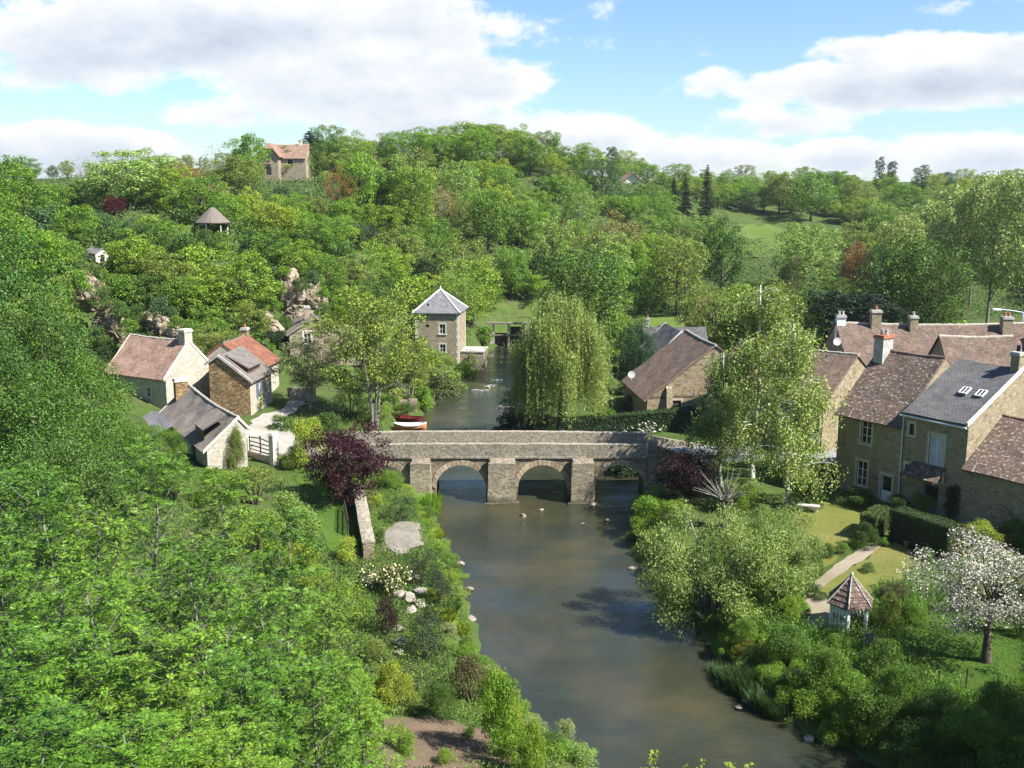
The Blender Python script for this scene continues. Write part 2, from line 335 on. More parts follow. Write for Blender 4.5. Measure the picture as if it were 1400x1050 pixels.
def terr(x, y):
    x = np.asarray(x, float); y = np.asarray(y, float); sh = x.shape; X = x.ravel(); Y = y.ravel(); z = np.zeros(len(X))
    for i in range(0, len(X), 20000):
        sl = slice(i, i + 20000); d = np.hypot(X[sl, None] - CT[None, :, 0], Y[sl, None] - CT[None, :, 1])
        z[sl] = d @ W_[:-3] + W_[-3] + W_[-2] * X[sl] + W_[-1] * Y[sl]
    far = smooth(350, 900, np.hypot(X, Y - 100)); z = z * (1 - far) + (24 + 5 * np.sin(X / 420 + 1) * np.cos(Y / 510)) * far
    amp = np.clip(z - 2.2, 0, 6) / 6
    z = z + amp * (.5 * np.sin(X * .31 + 1.3 * np.sin(Y * .17)) * np.cos(Y * .27) + .35 * np.sin(X * .83 + Y * .4) * np.cos(Y * .71 - X * .2)) + .05 * np.sin(X * 2.1 + Y * 1.3) * np.sin(Y * 1.9)
    wob = .35 * np.sin(X * 1.7 + Y * .6) + .25 * np.sin(Y * 2.3 - X * .7)
    s = sd_poly(X, Y, RIV) + wob * .6
    z = np.maximum(z, .35)
    inside = -.15 - np.clip(-s, 0, 1.6) * .6
    out = .02 + (z - .02) * smooth(0, 2.6, s)
    return np.where(s < 0, inside, out).reshape(sh)
gx = np.concatenate([-np.geomspace(2500, 170, 14), np.arange(-160, -45, 2.5), np.arange(-45, 45, .6), np.arange(45, 200, 2.5), np.geomspace(205, 2500, 14)])
gy = np.concatenate([np.array([-600, -200, -80, -40, -25]), np.arange(-15, 20, 1.5), np.arange(20, 112, .6), np.arange(112, 200, 1.6), np.arange(200, 420, 3.5), np.geomspace(425, 3500, 18)])
GX, GY = np.meshgrid(gx, gy); GZ = terr(GX, GY)
def hz(x, y):
    i = int(np.searchsorted(gx, x)) - 1; j = int(np.searchsorted(gy, y)) - 1
    i = min(max(i, 0), len(gx) - 2); j = min(max(j, 0), len(gy) - 2)
    a = (x - gx[i]) / (gx[i+1] - gx[i]); b = (y - gy[j]) / (gy[j+1] - gy[j])
    return float((GZ[j, i] * (1-a) + GZ[j, i+1] * a) * (1-b) + (GZ[j+1, i] * (1-a) + GZ[j+1, i+1] * a) * b)
def hv(x, y):
    x = np.asarray(x, float); y = np.asarray(y, float)
    i = np.clip(np.searchsorted(gx, x) - 1, 0, len(gx) - 2); j = np.clip(np.searchsorted(gy, y) - 1, 0, len(gy) - 2)
    a = (x - gx[i]) / (gx[i+1] - gx[i]); b = (y - gy[j]) / (gy[j+1] - gy[j])
    return (GZ[j, i] * (1-a) + GZ[j, i+1] * a) * (1-b) + (GZ[j+1, i] * (1-a) + GZ[j+1, i+1] * a) * b
def G(px, py):
    x, y, dz = ray(px, py); t = 8.0
    while t < 900:
        if CAM_H + dz * t < hz(x * t, y * t):
            a, b = t - max(.4, t * .01), t
            for _ in range(12):
                m = (a + b) / 2
                if CAM_H + dz * m < hz(x * m, y * m): b = m
                else: a = m
            return x * b, y * b, hz(x * b, y * b)
        t += max(.4, t * .01)
    return x * 300, y * 300, hz(x * 300, y * 300)
ny, nx = GX.shape
me = bpy.data.meshes.new('terrain')
V = np.stack([GX, GY, GZ], -1).reshape(-1, 3)
idx = np.arange(nx * ny).reshape(ny, nx)
F = np.stack([idx[:-1, :-1], idx[:-1, 1:], idx[1:, 1:], idx[1:, :-1]], -1).reshape(-1, 4)
me.vertices.add(len(V)); me.vertices.foreach_set('co', V.astype(np.float32).ravel())
me.loops.add(F.size); me.loops.foreach_set('vertex_index', F.astype(np.int32).ravel())
me.polygons.add(len(F)); me.polygons.foreach_set('loop_start', np.arange(0, F.size, 4, dtype=np.int32))
me.polygons.foreach_set('use_smooth', [True] * len(F)); me.materials.append(M['terrain']); me.update(calc_edges=True)
tag(link('ground', me), kind='structure')

def sheet(name, pts, mat, off=.03, step=.7, z=None, kind='structure', warp=.25):
    bm = bmesh.new(); n = len(pts); dense = []
    for i in range(n):
        a, b = pts[i], pts[(i + 1) % n]; k = max(1, int(math.hypot(b[0]-a[0], b[1]-a[1]) / max(step, .5)))
        for q in range(k):
            t = q / k; w = warp if z is None else 0
            dense.append((a[0] + (b[0]-a[0]) * t + rnd.uniform(-w, w), a[1] + (b[1]-a[1]) * t + rnd.uniform(-w, w)))
    bm.faces.new([bm.verts.new((p[0], p[1], 0)) for p in dense])
    xs = [p[0] for p in dense]; ys = [p[1] for p in dense]
    for ax, lo, hi in ((0, min(xs), max(xs)), (1, min(ys), max(ys))):
        for c in np.arange(lo + step, hi, step):
            co = (c, 0, 0) if ax == 0 else (0, c, 0); no = (1, 0, 0) if ax == 0 else (0, 1, 0)
            bmesh.ops.bisect_plane(bm, geom=bm.verts[:] + bm.edges[:] + bm.faces[:], plane_co=co, plane_no=no)
    bmesh.ops.triangulate(bm, faces=bm.faces[:])
    for v in bm.verts: v.co.z = z if z is not None else hz(v.co.x, v.co.y) + off
    m = bpy.data.meshes.new(name); bm.to_mesh(m); bm.free(); m.materials.append(mat)
    m.polygons.foreach_set('use_smooth', [True] * len(m.polygons))
    return tag(link(name, m), kind=kind)
def off_poly(poly, d):
    out = []; n = len(poly)
    for i in range(n):
        a = Vector(poly[i-1]); b = Vector(poly[i]); c = Vector(poly[(i+1) % n])
        n1 = Vector((b.y-a.y, a.x-b.x)).normalized(); n2 = Vector((c.y-b.y, b.x-c.x)).normalized(); m = (n1 + n2)
        if m.length < .3: m = n1
        m.normalize(); out.append(tuple(b - m * d))
    return out
# the polygon runs up the left bank and back down the right one (clockwise), so -d grows it
sheet('river_water', off_poly([tuple(p) for p in RIV], .9), M['water'], z=0.0, step=4)
PX = lambda L: [G(a, b)[:2] for a, b in L]
sheet('garden_lawn', PX([(1078, 712), (1100, 690), (1150, 684), (1205, 712), (1168, 752), (1105, 792), (1070, 770)]), M['lawn'])
sheet('garden_lawn', PX([(1118, 806), (1198, 752), (1228, 738), (1262, 768), (1232, 790), (1195, 800), (1190, 822), (1150, 826)]), M['lawn'])
sheet('garden_path', PX([(1106, 800), (1192, 742), (1206, 748), (1120, 808)]), M['path'], off=.07, step=.5, warp=.08)
sheet('garden_path', PX([(1090, 835), (1106, 806), (1140, 826), (1134, 868), (1108, 862)]), M['path'], off=.06, step=.5, warp=.1)
sheet('orchard_grass', PX([(1235, 870), (1275, 838), (1400, 850), (1400, 930), (1330, 950), (1262, 920)]), M['lawn_green'])
sheet('river_lawn', PX([(398, 640), (440, 648), (484, 690), (492, 752), (470, 775), (440, 740), (425, 690)]), M['lawn_green'])
sheet('village_road', PX([(322, 604), (335, 585), (350, 570), (392, 556), (400, 540), (412, 542), (416, 553), (384, 576), (408, 598), (408, 608), (345, 609)]), M['gravel'], off=.05)
sheet('gravel_terrace', PX([(522, 735), (540, 716), (572, 716), (578, 745), (548, 760), (528, 752)]), M['garden_gravel'], off=.05, step=.5)
sheet('garden_soil', PX([(500, 1050), (528, 985), (592, 980), (660, 1000), (700, 1048)]), M['soil'], off=.05)
sheet('village_street', PX([(1060, 640), (1072, 618), (1150, 614), (1150, 634)]), M['asphalt'], off=.05)
sheet('hill_meadow', [(50, 226), (72, 224), (80, 240), (80, 262), (70, 284), (60, 276), (54, 255)], M['meadow'], off=.12, step=3)
sheet('valley_meadow', [(14, 152), (42, 150), (46, 168), (22, 170)], M['meadow'], off=.1, step=2)
sheet('valley_meadow', [(60, 118), (110, 118), (110, 150), (55, 140)], M['meadow'], off=.1, step=3)
# ------------------------------------------------------------------ building kit (local frame: x along the front wall, y into the house, z above the ground)
def wall_face(mb, O, u, n, W, z0, z1, ops, dep=.2):
    P = lambda s, z, d=0: (O[0] + u[0] * s + n[0] * d, O[1] + u[1] * s + n[1] * d, z)
    xs = sorted({0, W} | {v for o in ops for v in (o[0], o[0] + o[2])}); zs = sorted({z0, z1} | {v for o in ops for v in (o[1], o[1] + o[3])})
    for i in range(len(xs) - 1):
        for j in range(len(zs) - 1):
            cx, cz = (xs[i] + xs[i+1]) / 2, (zs[j] + zs[j+1]) / 2
            if any(o[0] < cx < o[0] + o[2] and o[1] < cz < o[1] + o[3] for o in ops): continue
            mb.quad(P(xs[i], zs[j]), P(xs[i+1], zs[j]), P(xs[i+1], zs[j+1]), P(xs[i], zs[j+1]))
    for s, z, w, h in [o[:4] for o in ops]:
        for a, b in (((s, z), (s + w, z)), ((s + w, z), (s + w, z + h)), ((s + w, z + h), (s, z + h)), ((s, z + h), (s, z))):
            mb.quad(P(*a), P(*b), P(*b, dep), P(*a, dep))
def window(root, O, u, n, s, z, w, h, style, dep=.13):
    st = dict(frame='white', bars=1, trans=1, sur='dressed', sill=True, pane='glass'); st.update(style)
    f = MB(); t = .055
    B = lambda a0, a1, b0, b1, d0=dep - .03, d1=dep + .03: f.obox(O, u, n, s + a0, s + a1, d0, d1, z + b0, z + b1)
    B(.004, t, .004, h - .004); B(w - t, w - .004, .004, h - .004); B(t, w - t, .004, t); B(t, w - t, h - t, h - .004)
    for k in range(1, st['bars'] + 1): c = w * k / (st['bars'] + 1); B(c - t * .5, c + t * .5, t, h - t)
    for k in range(1, st['trans'] + 1):
        c = h * k / (st['trans'] + 1); e = [t] + [w * q / (st['bars'] + 1) for q in range(1, st['bars'] + 1)] + [w - t]
        for q in range(len(e) - 1): B(e[q] + (t * .5 if q else 0), e[q+1] - (t * .5 if q < len(e) - 2 else 0), c - t * .35, c + t * .35, dep - .02, dep + .02)
    fr = f.build('window', M[st['frame']], root)
    p = MB(); P = lambda a, b: (O[0] + u[0] * a + n[0] * (dep + .005), O[1] + u[1] * a + n[1] * (dep + .005), b)
    p.quad(P(s + .01, z + .01), P(s + w - .01, z + .01), P(s + w - .01, z + h - .01), P(s + .01, z + h - .01)); p.build('pane', M[st['pane']], fr)
    if st['sur']:
        g = MB(); k = .16; g.obox(O, u, n, s - k, s + w + k, -.025, .0, z + h, z + h + .2)
        g.obox(O, u, n, s - k, s - .001, -.02, .0, z, z + h - .001); g.obox(O, u, n, s + w + .001, s + w + k, -.02, .0, z, z + h - .001)
        g.obox(O, u, n, s - k - .05, s + w + k + .05, -.09, .0, z - .12, z - .001); g.build('surround', M[st['sur']], fr)
    if st.get('shut'):
        for a, b in ((s - w * .5 - .02, s - .02), (s + w + .02, s + w * 1.5 + .02)):
            q = MB(); q.obox(O, u, n, a, b, -.07, -.03, z, z + h)
            for c in np.arange(z + .1, z + h - .05, .14): q.obox(O, u, n, a + .04, b - .04, -.085, -.07, c, c + .06)
            q.build('shutter', M[st['shut']], fr)
    return fr
def door(root, O, u, n, s, z, w, h, col='white', glass=False, sur='dressed'):
    f = MB(); d = .12
    f.obox(O, u, n, s + .003, s + .07, d - .04, d + .04, z, z + h - .003); f.obox(O, u, n, s + w - .07, s + w - .003, d - .04, d + .04, z, z + h - .003); f.obox(O, u, n, s + .07, s + w - .07, d - .04, d + .04, z + h - .08, z + h - .003)
    q = .55 * h if glass else h
    for k in range(4):
        a = s + .07 + (w - .14) * k / 4; f.obox(O, u, n, a + .004, a + (w - .14) / 4 - .004, d - .02 - .004 * (k % 2), d + .02, z + .02, z + (h * .45 if glass else h - .08))
    dr = f.build('door', M[col], root)
    if glass:
        p = MB(); P = lambda a, b: (O[0] + u[0] * a + n[0] * d, O[1] + u[1] * a + n[1] * d, b)
        p.quad(P(s + .07, z + h * .45), P(s + w - .07, z + h * .45), P(s + w - .07, z + h - .08), P(s + .07, z + h - .08)); p.build('pane', M['glass'], dr)
    hd = MB(); hd.obox(O, u, n, s + w - .18, s + w - .1, d - .08, d - .025, z + h * .46, z + h * .46 + .04); hd.build('handle', M['black'], dr)
    if sur:
        g = MB(); k = .16; g.obox(O, u, n, s - k, s + w + k, -.025, .0, z + h, z + h + .2)
        g.obox(O, u, n, s - k, s - .001, -.02, .0, z, z + h - .001); g.obox(O, u, n, s + w + .001, s + w + k, -.02, .0, z, z + h - .001); g.build('surround', M[sur], dr)
    return dr
def roof_slab(mb, A, B, C, D, th=.13, sag=.05, res=.6, rsag=0.0):
    """A,B along the eave, D,C along the ridge; a sagging, slightly uneven slab"""
    A, B, C, D = map(Vector, (A, B, C, D)); L = (B - A).length; H = (D - A).length
    nu = max(2, int(L / res)); nv = max(2, int(H / res)); nrm = (B - A).cross(D - A).normalized()
    if nrm.z < 0: nrm = -nrm
    ph = rnd.uniform(0, 9); g = {}
    for j in range(nv + 1):
        for i in range(nu + 1):
            a, b = i / nu, j / nv; p = A.lerp(B, a).lerp(D.lerp(C, a), b); p.z -= rsag * math.sin(PI * a) * b
            w = -sag * math.sin(PI * a) * math.sin(PI * min(1, b * 1.0)) + sag * .45 * math.sin(p.x * 1.9 + ph) * math.cos(p.y * 1.7 + p.z + ph)
            p = p + nrm * (th + w * (0 if j == nv else 1)); g[i, j] = (p, (L * a, H * b))
    for j in range(nv):
        for i in range(nu):
            q = [g[i, j], g[i+1, j], g[i+1, j+1], g[i, j+1]]; mb.quad(*[k[0] for k in q], uv=[(k[1][0] + ph, k[1][1]) for k in q])
    low = lambda p: p - nrm * th
    edge = [(i, 0) for i in range(nu + 1)], [(nu, j) for j in range(nv + 1)], [(i, nv) for i in range(nu, -1, -1)], [(0, j) for j in range(nv, -1, -1)]
    for e in edge:
        for k in range(len(e) - 1):
            p, q = g[e[k]], g[e[k+1]]; mb.quad(low(p[0]), low(q[0]), q[0], p[0], uv=[(p[1][0], 0), (q[1][0], 0), (q[1][0], .12), (p[1][0], .12)])
    for j in range(nv):
        for i in range(nu): mb.quad(*[low(g[k][0]) for k in ((i, j), (i, j+1), (i+1, j+1), (i+1, j))], uv=[(.01, 0), (0, .1), (.1, .1), (.1, 0)])
def ridge_row(p, q, mat, parent, r=.13, name='ridge_tiles', lift=.1, rsag=0.0):
    p = Vector(p); q = Vector(q); L = (q - p).length; k = max(2, int(L / .38)); mb = MB()
    for i in range(k):
        a = p.lerp(q, i / k); b = p.lerp(q, (i + 1.06) / k); dz = Vector((0, 0, lift + rnd.uniform(-.02, .025))); d0, d1 = (Vector((0, 0, -rsag * math.sin(PI * min(1, max(0, t_))))) for t_ in (i / k, (i + 1.06) / k))
        mb.tube([a + dz + d0, b + dz + d1], [r, r * .93], 7)
    return mb.build(name, M[mat], parent)
def chimney(parent, x, y, z0, z1, w=.8, d=.6, mat='brown_stone', pots=2, cap='cement', potmat='terracotta'):
    a = MB(); a.box(x - w/2, y - d/2, z0, x + w/2, y + d/2, z1, .015); ch = a.build('chimney', M[mat], parent)
    b = MB(); b.box(x - w/2 - .07, y - d/2 - .07, z1 - .16, x + w/2 + .07, y + d/2 + .07, z1 - .02); b.box(x - w/2 - .02, y - d/2 - .02, z1 - .02, x + w/2 + .02, y + d/2 + .02, z1 + .08); b.build('chimney_cap', M[cap], ch)
    for k in range(pots):
        px = x + (k - (pots - 1) / 2) * .36; c = MB(); c.tube([(px, y, z1 + .08), (px, y, z1 + .3), (px, y, z1 + .45)], [.13, .11, .12], 8); c.build('chimney_pot', M[potmat], ch)
    return ch
def gable_block(root, L, D, ze, zr, wm, rm, ridge='ridge', x0=0, y0=0, zb=-1.2, ry=None, zeb=None, ops={}, oh=.28, vo=.12, ends='lr', sag=.08, walls='flbr', win={}, rlift=.1, verge=None):
    ry = D / 2 if ry is None else ry; zeb = ze if zeb is None else zeb
    mb = MB(); sp = {'f': ((x0, y0), (1, 0), (0, 1), L, ze), 'b': ((x0 + L, y0 + D), (-1, 0), (0, -1), L, zeb), 'r': ((x0 + L, y0), (0, 1), (-1, 0), D, min(ze, zeb)), 'l': ((x0, y0 + D), (0, -1), (1, 0), D, min(ze, zeb))}
    for k in walls: wall_face(mb, *sp[k][:4], zb, sp[k][4], [o[:4] for o in ops.get(k, [])])
    zm = min(ze, zeb)
    for k, X in (('l', x0), ('r', x0 + L)):
        if k in walls: mb.quad((X, y0, zm), (X, y0 + D, zm), (X, y0 + D, zeb), (X, y0 + ry, zr), (X, y0, ze))
    mb.build('wall', M[wm], root)
    sf = (zr - ze) / ry; sb = (zr - zeb) / (D - ry); r = MB(); va = vo if 'l' in ends else 0; vb = vo if 'r' in ends else 0
    roof_slab(r, (x0 - va, y0 - oh, ze - oh * sf), (x0 + L + vb, y0 - oh, ze - oh * sf), (x0 + L + vb, y0 + ry, zr), (x0 - va, y0 + ry, zr), sag=sag, rsag=sag * 1.5)
    roof_slab(r, (x0 + L + vb, y0 + D + oh, zeb - oh * sb), (x0 - va, y0 + D + oh, zeb - oh * sb), (x0 - va, y0 + ry, zr), (x0 + L + vb, y0 + ry, zr), sag=sag, rsag=sag * 1.5)
    rf = r.build('roof', M[rm], root)
    if ridge: ridge_row((x0 - va, y0 + ry, zr), (x0 + L + vb, y0 + ry, zr), ridge, rf, lift=rlift, rsag=sag * 1.5)
    if verge:
        for X in ([x0 - va] if 'l' in ends else []) + ([x0 + L + vb] if 'r' in ends else []):
            v = MB(); prof = [(y0 - oh, ze - oh * sf), (y0 + ry, zr), (y0 + D + oh, zeb - oh * sb)]; n0 = len(v.v)
            for dx, dz in ((-.06, -.04), (.05, -.04), (.05, .22), (-.06, .22)): v.v += [(X + dx, q[0], q[1] + dz) for q in prof]
            for c in range(4):
                for s_ in range(2): v.f.append((c*3 + s_, c*3 + s_ + 1, ((c+1) % 4)*3 + s_ + 1, ((c+1) % 4)*3 + s_)); v.uv += [(0, 0)] * 4
            for s_ in (0, 2): v.f.append((s_, 3 + s_, 6 + s_, 9 + s_)); v.uv += [(0, 0)] * 4
            v.build('verge', M[verge], rf)
    for k in ops:
        O, u, n = sp[k][:3]
        for o in ops[k]:
            kind = o[4] if len(o) > 4 else {}
            if kind.get('door'): door(root, O, u, n, *o[:4], col=kind['door'], glass=kind.get('glass', False), sur=kind.get('sur', 'dressed'))
            elif kind.get('hole'): 
                p = MB(); P = lambda a, b: (O[0] + u[0] * a + n[0] * .19, O[1] + u[1] * a + n[1] * .19, b); s, z, w, h = o[:4]
                p.quad(P(s, z), P(s + w, z), P(s + w, z + h), P(s, z + h)); p.build('vent_opening', M['black'], root)
            else: window(root, O, u, n, *o[:4], kind)
    return rf
def house(name, label, A, u, z0, cat='house', group=None):
    r = empty(name, (A[0], A[1], z0), math.atan2(u[1], u[0])); return tag(r, label, cat, group)
def nrm(u): l = math.hypot(*u); return (u[0] / l, u[1] / l)
UR = nrm((.57, -.82))
Rp = lambda s, d=0: (22.6 + UR[0] * s - UR[1] * d, 69.2 + UR[1] * s + UR[0] * d)

# --- right bank: the row of three joined houses above the gardens
h = house('stone_house', 'tall stone house with steep lichen speckled brown roof and mullioned windows', Rp(0), UR, 2.4)
rf = gable_block(h, 5.0, 8.6, 5.6, 9.5, 'brown_stone', 'tile_lichen', 'ridge_clay', ends='l', oh=.3,
    ops={'f': [(1.75, .75, .8, 1.75, dict(frame='white', bars=1, trans=2)), (1.9, 3.75, .8, 1.65, dict(frame='white', bars=1, trans=2)), (3.7, 0, .8, 1.95, dict(door='white', glass=True))]})
chimney(rf, -.05 + .5, 3.9, 8.6, 10.6, .75, 1.15, 'cement', 2, 'terracotta', 'cement')
h = house('slate_house', 'stone house with smooth grey slate roof, two skylights and tiled door canopy', Rp(5.0, .12), UR, 2.4)
rf = gable_block(h, 4.5, 11.0, 6.45, 9.3, 'brown_stone', 'slate', None, ends='r', oh=.22, ry=5.7, vo=.03, verge='zinc',
    ops={'f': [(.45, 5.0, .35, .75, dict(bars=0, trans=0, frame='darkwood')), (.35, 2.4, .3, .6, dict(bars=0, trans=0, frame='darkwood')), (1.95, 3.35, 1.0, 1.95, dict(bars=1, trans=1, pane='curtain')), (1.8, .1, 1.05, 2.05, dict(door='greyblue', glass=True, sur=None))]})
for sx in (2.2, 3.3):   # skylights lying in the front slope
    sl = (9.3 - 6.45) / 5.7; q = MB(); p0 = Vector((sx, 2.4, 6.45 + 2.4 * sl)); e = Vector((0, 1, sl)).normalized(); nn = Vector((0, -sl, 1)).normalized()
    for a0, a1, b0, b1 in ((0, .07, 0, .7), (.25, .31, .07, .63), (.48, .55, 0, .7), (.07, .48, 0, .07), (.07, .48, .63, .7)):
        c = lambda a, b, k: p0 + Vector((a, 0, 0)) + e * b + nn * k
        q.hexa([c(a0, b0, .1), c(a1, b0, .1), c(a1, b1, .1), c(a0, b1, .1)], [c(a0, b0, .21), c(a1, b0, .21), c(a1, b1, .21), c(a0, b1, .21)])
    sk = q.build('skylight', M['zinc'], rf); g = MB(); g.quad(c(.05, .05, .17), c(.5, .05, .17), c(.5, .65, .17), c(.05, .65, .17)); g.build('pane', M['glass'], sk)
cn = MB(); roof_slab(cn, (.75, -1.15, 2.55), (3.35, -1.15, 2.55), (3.2, 0, 3.3), (.95, 0, 3.3), .09, .02, .4); cp = cn.build('door_canopy', M['tile_lichen'], h)
for X in (1.05, 3.1):
    br = MB(); br.hexa([(X-.04, -1.1, 2.42), (X+.04, -1.1, 2.42), (X+.04, -.02, 3.1), (X-.04, -.02, 3.1)], [(X-.04, -1.1, 2.55), (X+.04, -1.1, 2.55), (X+.04, -.02, 3.23), (X-.04, -.02, 3.23)]); br.box(X-.04, -.09, 2.3, X+.04, -.005, 3.05); br.bar((X, -.95, 2.5), (X, -.05, 2.35), .04)
    br.build('bracket', M['white'], cp)
gu = MB(); gu.tube([(-.1, -.3, 6.25), (4.55, -.3, 6.22)], [.07, .07], 6); gu.tube([(.05, -.12, 6.2), (.05, -.1, .1)], [.045, .045], 6); gu.build('gutter', M['zinc'], h)
ch = chimney(rf, 4.2, 5.8, 8.6, 10.35, .55, 1.3, 'brown_stone', 2, 'cement', 'black')
h = house('long_outbuilding', 'low outbuilding with mottled brown tiles joined to the slate house gable', Rp(9.5, -.05), UR, 2.4, 'outbuilding')
gable_block(h, 12, 8, 3.75, 6.4, 'brown_stone', 'tile_lichen', 'ridge_clay', ends='l', oh=.25, vo=-.0, ry=4, ops={'f': [(4.1, 1.3, .3, .28, dict(hole=1))]})

# --- right bank: houses behind
U5 = nrm((.68, -.733)); n5 = (-U5[1], U5[0]); C5 = (24.1, 77.5)
h = house('street_house', 'stone house with brown tiled roof and blue door facing the village street', (C5[0] - U5[0] * 11, C5[1] - U5[1] * 11), U5, 2.6)
gable_block(h, 11, 9.4, 4.1, 7.4, 'limestone', 'tile_brown', 'ridge', oh=.3, ry=4.7,
   ops={'f': [(9.7, .05, .85, 1.95, dict(door='blue')), (5.2, .9, .9, 1.3, dict()), (9.0, 2.55, .7, .95, dict()), (6.5, 2.55, .8, 1.0, dict(shut='blue'))], 'r': [(2.4, .9, .55, 1.3, dict(bars=0))]})
dp = MB(); dp.tube([(10.85, -.12, 4.0), (10.85, -.12, .1)], [.05, .05], 6); dp.build('downpipe', M['zinc'], h)
h = house('village_house', 'long house with sagging brown roof and several chimneys behind the speckled roof', (30.2, 90.5), nrm((1, -.02)), 3.0)
rf = gable_block(h, 17.5, 9, 4.6, 7.75, 'limestone', 'tile_brown', 'ridge', sag=.14, ops={'f': [(2, 1.5, .9, 1.3, dict()), (6, 1.5, .9, 1.3, dict())]})
chimney(rf, 3.5, 4.2, 6.8, 9.0, .9, .7, 'brown_stone', 1); chimney(rf, 6.9, 4.0, 6.8, 8.5, .7, .7, 'brown_stone', 1, potmat='cement'); chimney(rf, 15.3, 3.6, 6.5, 8.5, .9, .8, 'brown_stone', 2)
chimney(rf, .35, 4.4, 6.3, 8.5, .8, .6, 'white', 2, potmat='cement')
h = house('hipped_annexe', 'small annexe with rounded brown hip roof in front of the long sagging roof', (37.0, 85.2), nrm((1, -.05)), 3.0, 'annexe')
gable_block(h, 6.0, 5.6, 5.0, 7.5, 'limestone', 'tile_brown', 'ridge', vo=.15)
h = house('village_house', 'brown roofed house at the right edge behind the blackened chimney', (46.5, 88.5), nrm((1, -.3)), 3.0)
gable_block(h, 9, 8, 4.4, 7.6, 'limestone', 'tile_brown', 'ridge')
h = house('barn', 'stone barn with long brown catslide roof behind the clipped laurel hedge', (11.3, 101.2), nrm((.1, -.995)), 2.2, 'barn')
gable_block(h, 10.0, 13, 2.1, 6.9, 'limestone', 'tile_brown', 'ridge', ry=6.2, ops={'r': [(2.35, .05, .8, 1.9, dict(door='darkwood')), (7.5, 1.6, .6, .8, dict())]})
bt = MB(); bt.hexa([(10.02, 1.7, -.5), (10.9, 1.7, -.5), (10.9, 2.25, -.5), (10.02, 2.25, -.5)], [(10.02, 1.7, 3.3), (10.25, 1.7, 3.1), (10.25, 2.25, 3.1), (10.02, 2.25, 3.3)]); bt.build('buttress', M['limestone'], h)
h = house('slate_villa', 'slate roofed house with steep grey gable rising behind the barn', (15.2, 117.5), nrm((.1, -.995)), 2.2)
rf = gable_block(h, 7, 5.2, 3.0, 5.6, 'limestone', 'slate', None, verge='zinc', vo=.1, ops={'r': [(2.2, 1.2, .8, 1.3, dict())]})
h = house('slate_range', 'low grey slate range crossing behind the steep slate gable', (15.6, 119.5), nrm((1, -.04)), 2.2)
rf = gable_block(h, 7.4, 4.6, 2.9, 4.7, 'limestone', 'slate', None, vo=.1); chimney(rf, .5, 2.3, 4.0, 5.7, .45, .45, 'cream', 1)

# --- left bank
U1 = nrm((.87, -.5))
h = house('gable_cottage', 'brown tiled cottage with pale lit gable and one wide white window', (-29.9 - U1[0] * 7.5, 86.9 - U1[1] * 7.5), U1, 3.6, 'cottage')
rf = gable_block(h, 7.5, 5.7, 3.45, 6.3, 'pale_stone', 'tile_pink', 'ridge', vo=.0, oh=.22, verge='pale_dressed', ops={'f': [(5.0, 1.6, .5, .8, dict(bars=0))], 'r': [(1.35, 1.1, 1.9, 1.25, dict(bars=3, trans=0, sur='cement'))]})
chimney(rf, 7.1, 2.85, 5.6, 7.3, .75, .9, 'pale_stone', 0, 'pale_dressed')
U2 = nrm((.1, .995))
h = house('red_roof_cottage', 'pale stone cottage with bright red tiled roof beside the white road', (-23.5, 92.7), U2, 3.9, 'cottage')
rf = gable_block(h, 6.2, 6.2, 2.9, 5.2, 'pale_stone', 'tile_red', 'ridge_clay', vo=.06, ops={'f': [(.9, .9, .5, .9, dict(bars=0)), (3.0, .0, .8, 1.8, dict(door='wood')), (3.0, 2.1, .45, .6, dict(bars=0)), (4.6, 1.0, .6, .9, dict())]})
chimney(rf, 5.9, 3.1, 4.6, 5.9, .7, .6, 'rust_stone', 1)
h = house('rough_stone_cottage', 'cottage with bare rust coloured gable, grey slates and dark shutters', (-22.7, 87.1), U2, 3.4, 'cottage')
gable_block(h, 5.55, 3.6, 3.4, 5.5, 'rust_stone', 'tile_grey', None, vo=.12, ends='l', verge='cement', walls='lb', ry=2.7, zeb=4.9, ops={})
q = MB(); O, u_, n_ = (0, 0), (1, 0), (0, 1); wall_face(q, O, u_, n_, 5.55, -1.2, 3.4, [(1.9, 1.5, .75, 1.6), (2.0, .0, .7, 1.0)]); q.build('front_wall', M['pale_stone'], h)
window(h, O, u_, n_, 1.9, 1.5, .75, 1.6, dict(shut='greyblue')); window(h, O, u_, n_, 2.0, .0, .7, 1.0, dict(bars=0, frame='wood'))
dm = MB(); roof_slab(dm, (.9, .35, 4.25), (4.2, .35, 4.25), (4.2, 2.45, 5.45), (.9, 2.45, 5.45), .1, .02); d1 = dm.build('dormer', M['tile_grey'], h)
dw = MB(); dw.quad((1.0, .5, 3.8), (4.1, .5, 3.8), (4.1, .5, 4.3), (1.0, .5, 4.3)); dw.quad((1.0, .5, 3.8), (1.0, 2.4, 5.3), (1.0, 2.4, 5.42), (1.0, .5, 4.33)); dw.quad((4.1, .5, 3.8), (4.1, 2.4, 5.3), (4.1, 2.4, 5.42), (4.1, .5, 4.33)); dw.build('dormer_infill', M['darkwood'], d1)
U3 = nrm((.51, -.86))
h = house('low_cottage', 'low cottage with wide weathered grey roof and open gable nearest the ash trees', (-28.7, 82.1), U3, 3.1, 'cottage')
rf = gable_block(h, 14.2, 2.85, 2.0, 3.95, 'pale_stone', 'tile_grey', 'ridge', oh=.3, ry=2.3, zeb=3.3, sag=.16, vo=.05, verge='pale_dressed', ops={'f': [(9.6, 0, 1.2, 1.7, dict(hole=1))], 'r': [(1.3, .4, .55, .7, dict(bars=0, frame='wood'))]})
chimney(rf, .5, 1.5, 2.6, 4.7, .8, 1.0, 'rust_stone', 0, 'pale_dressed')
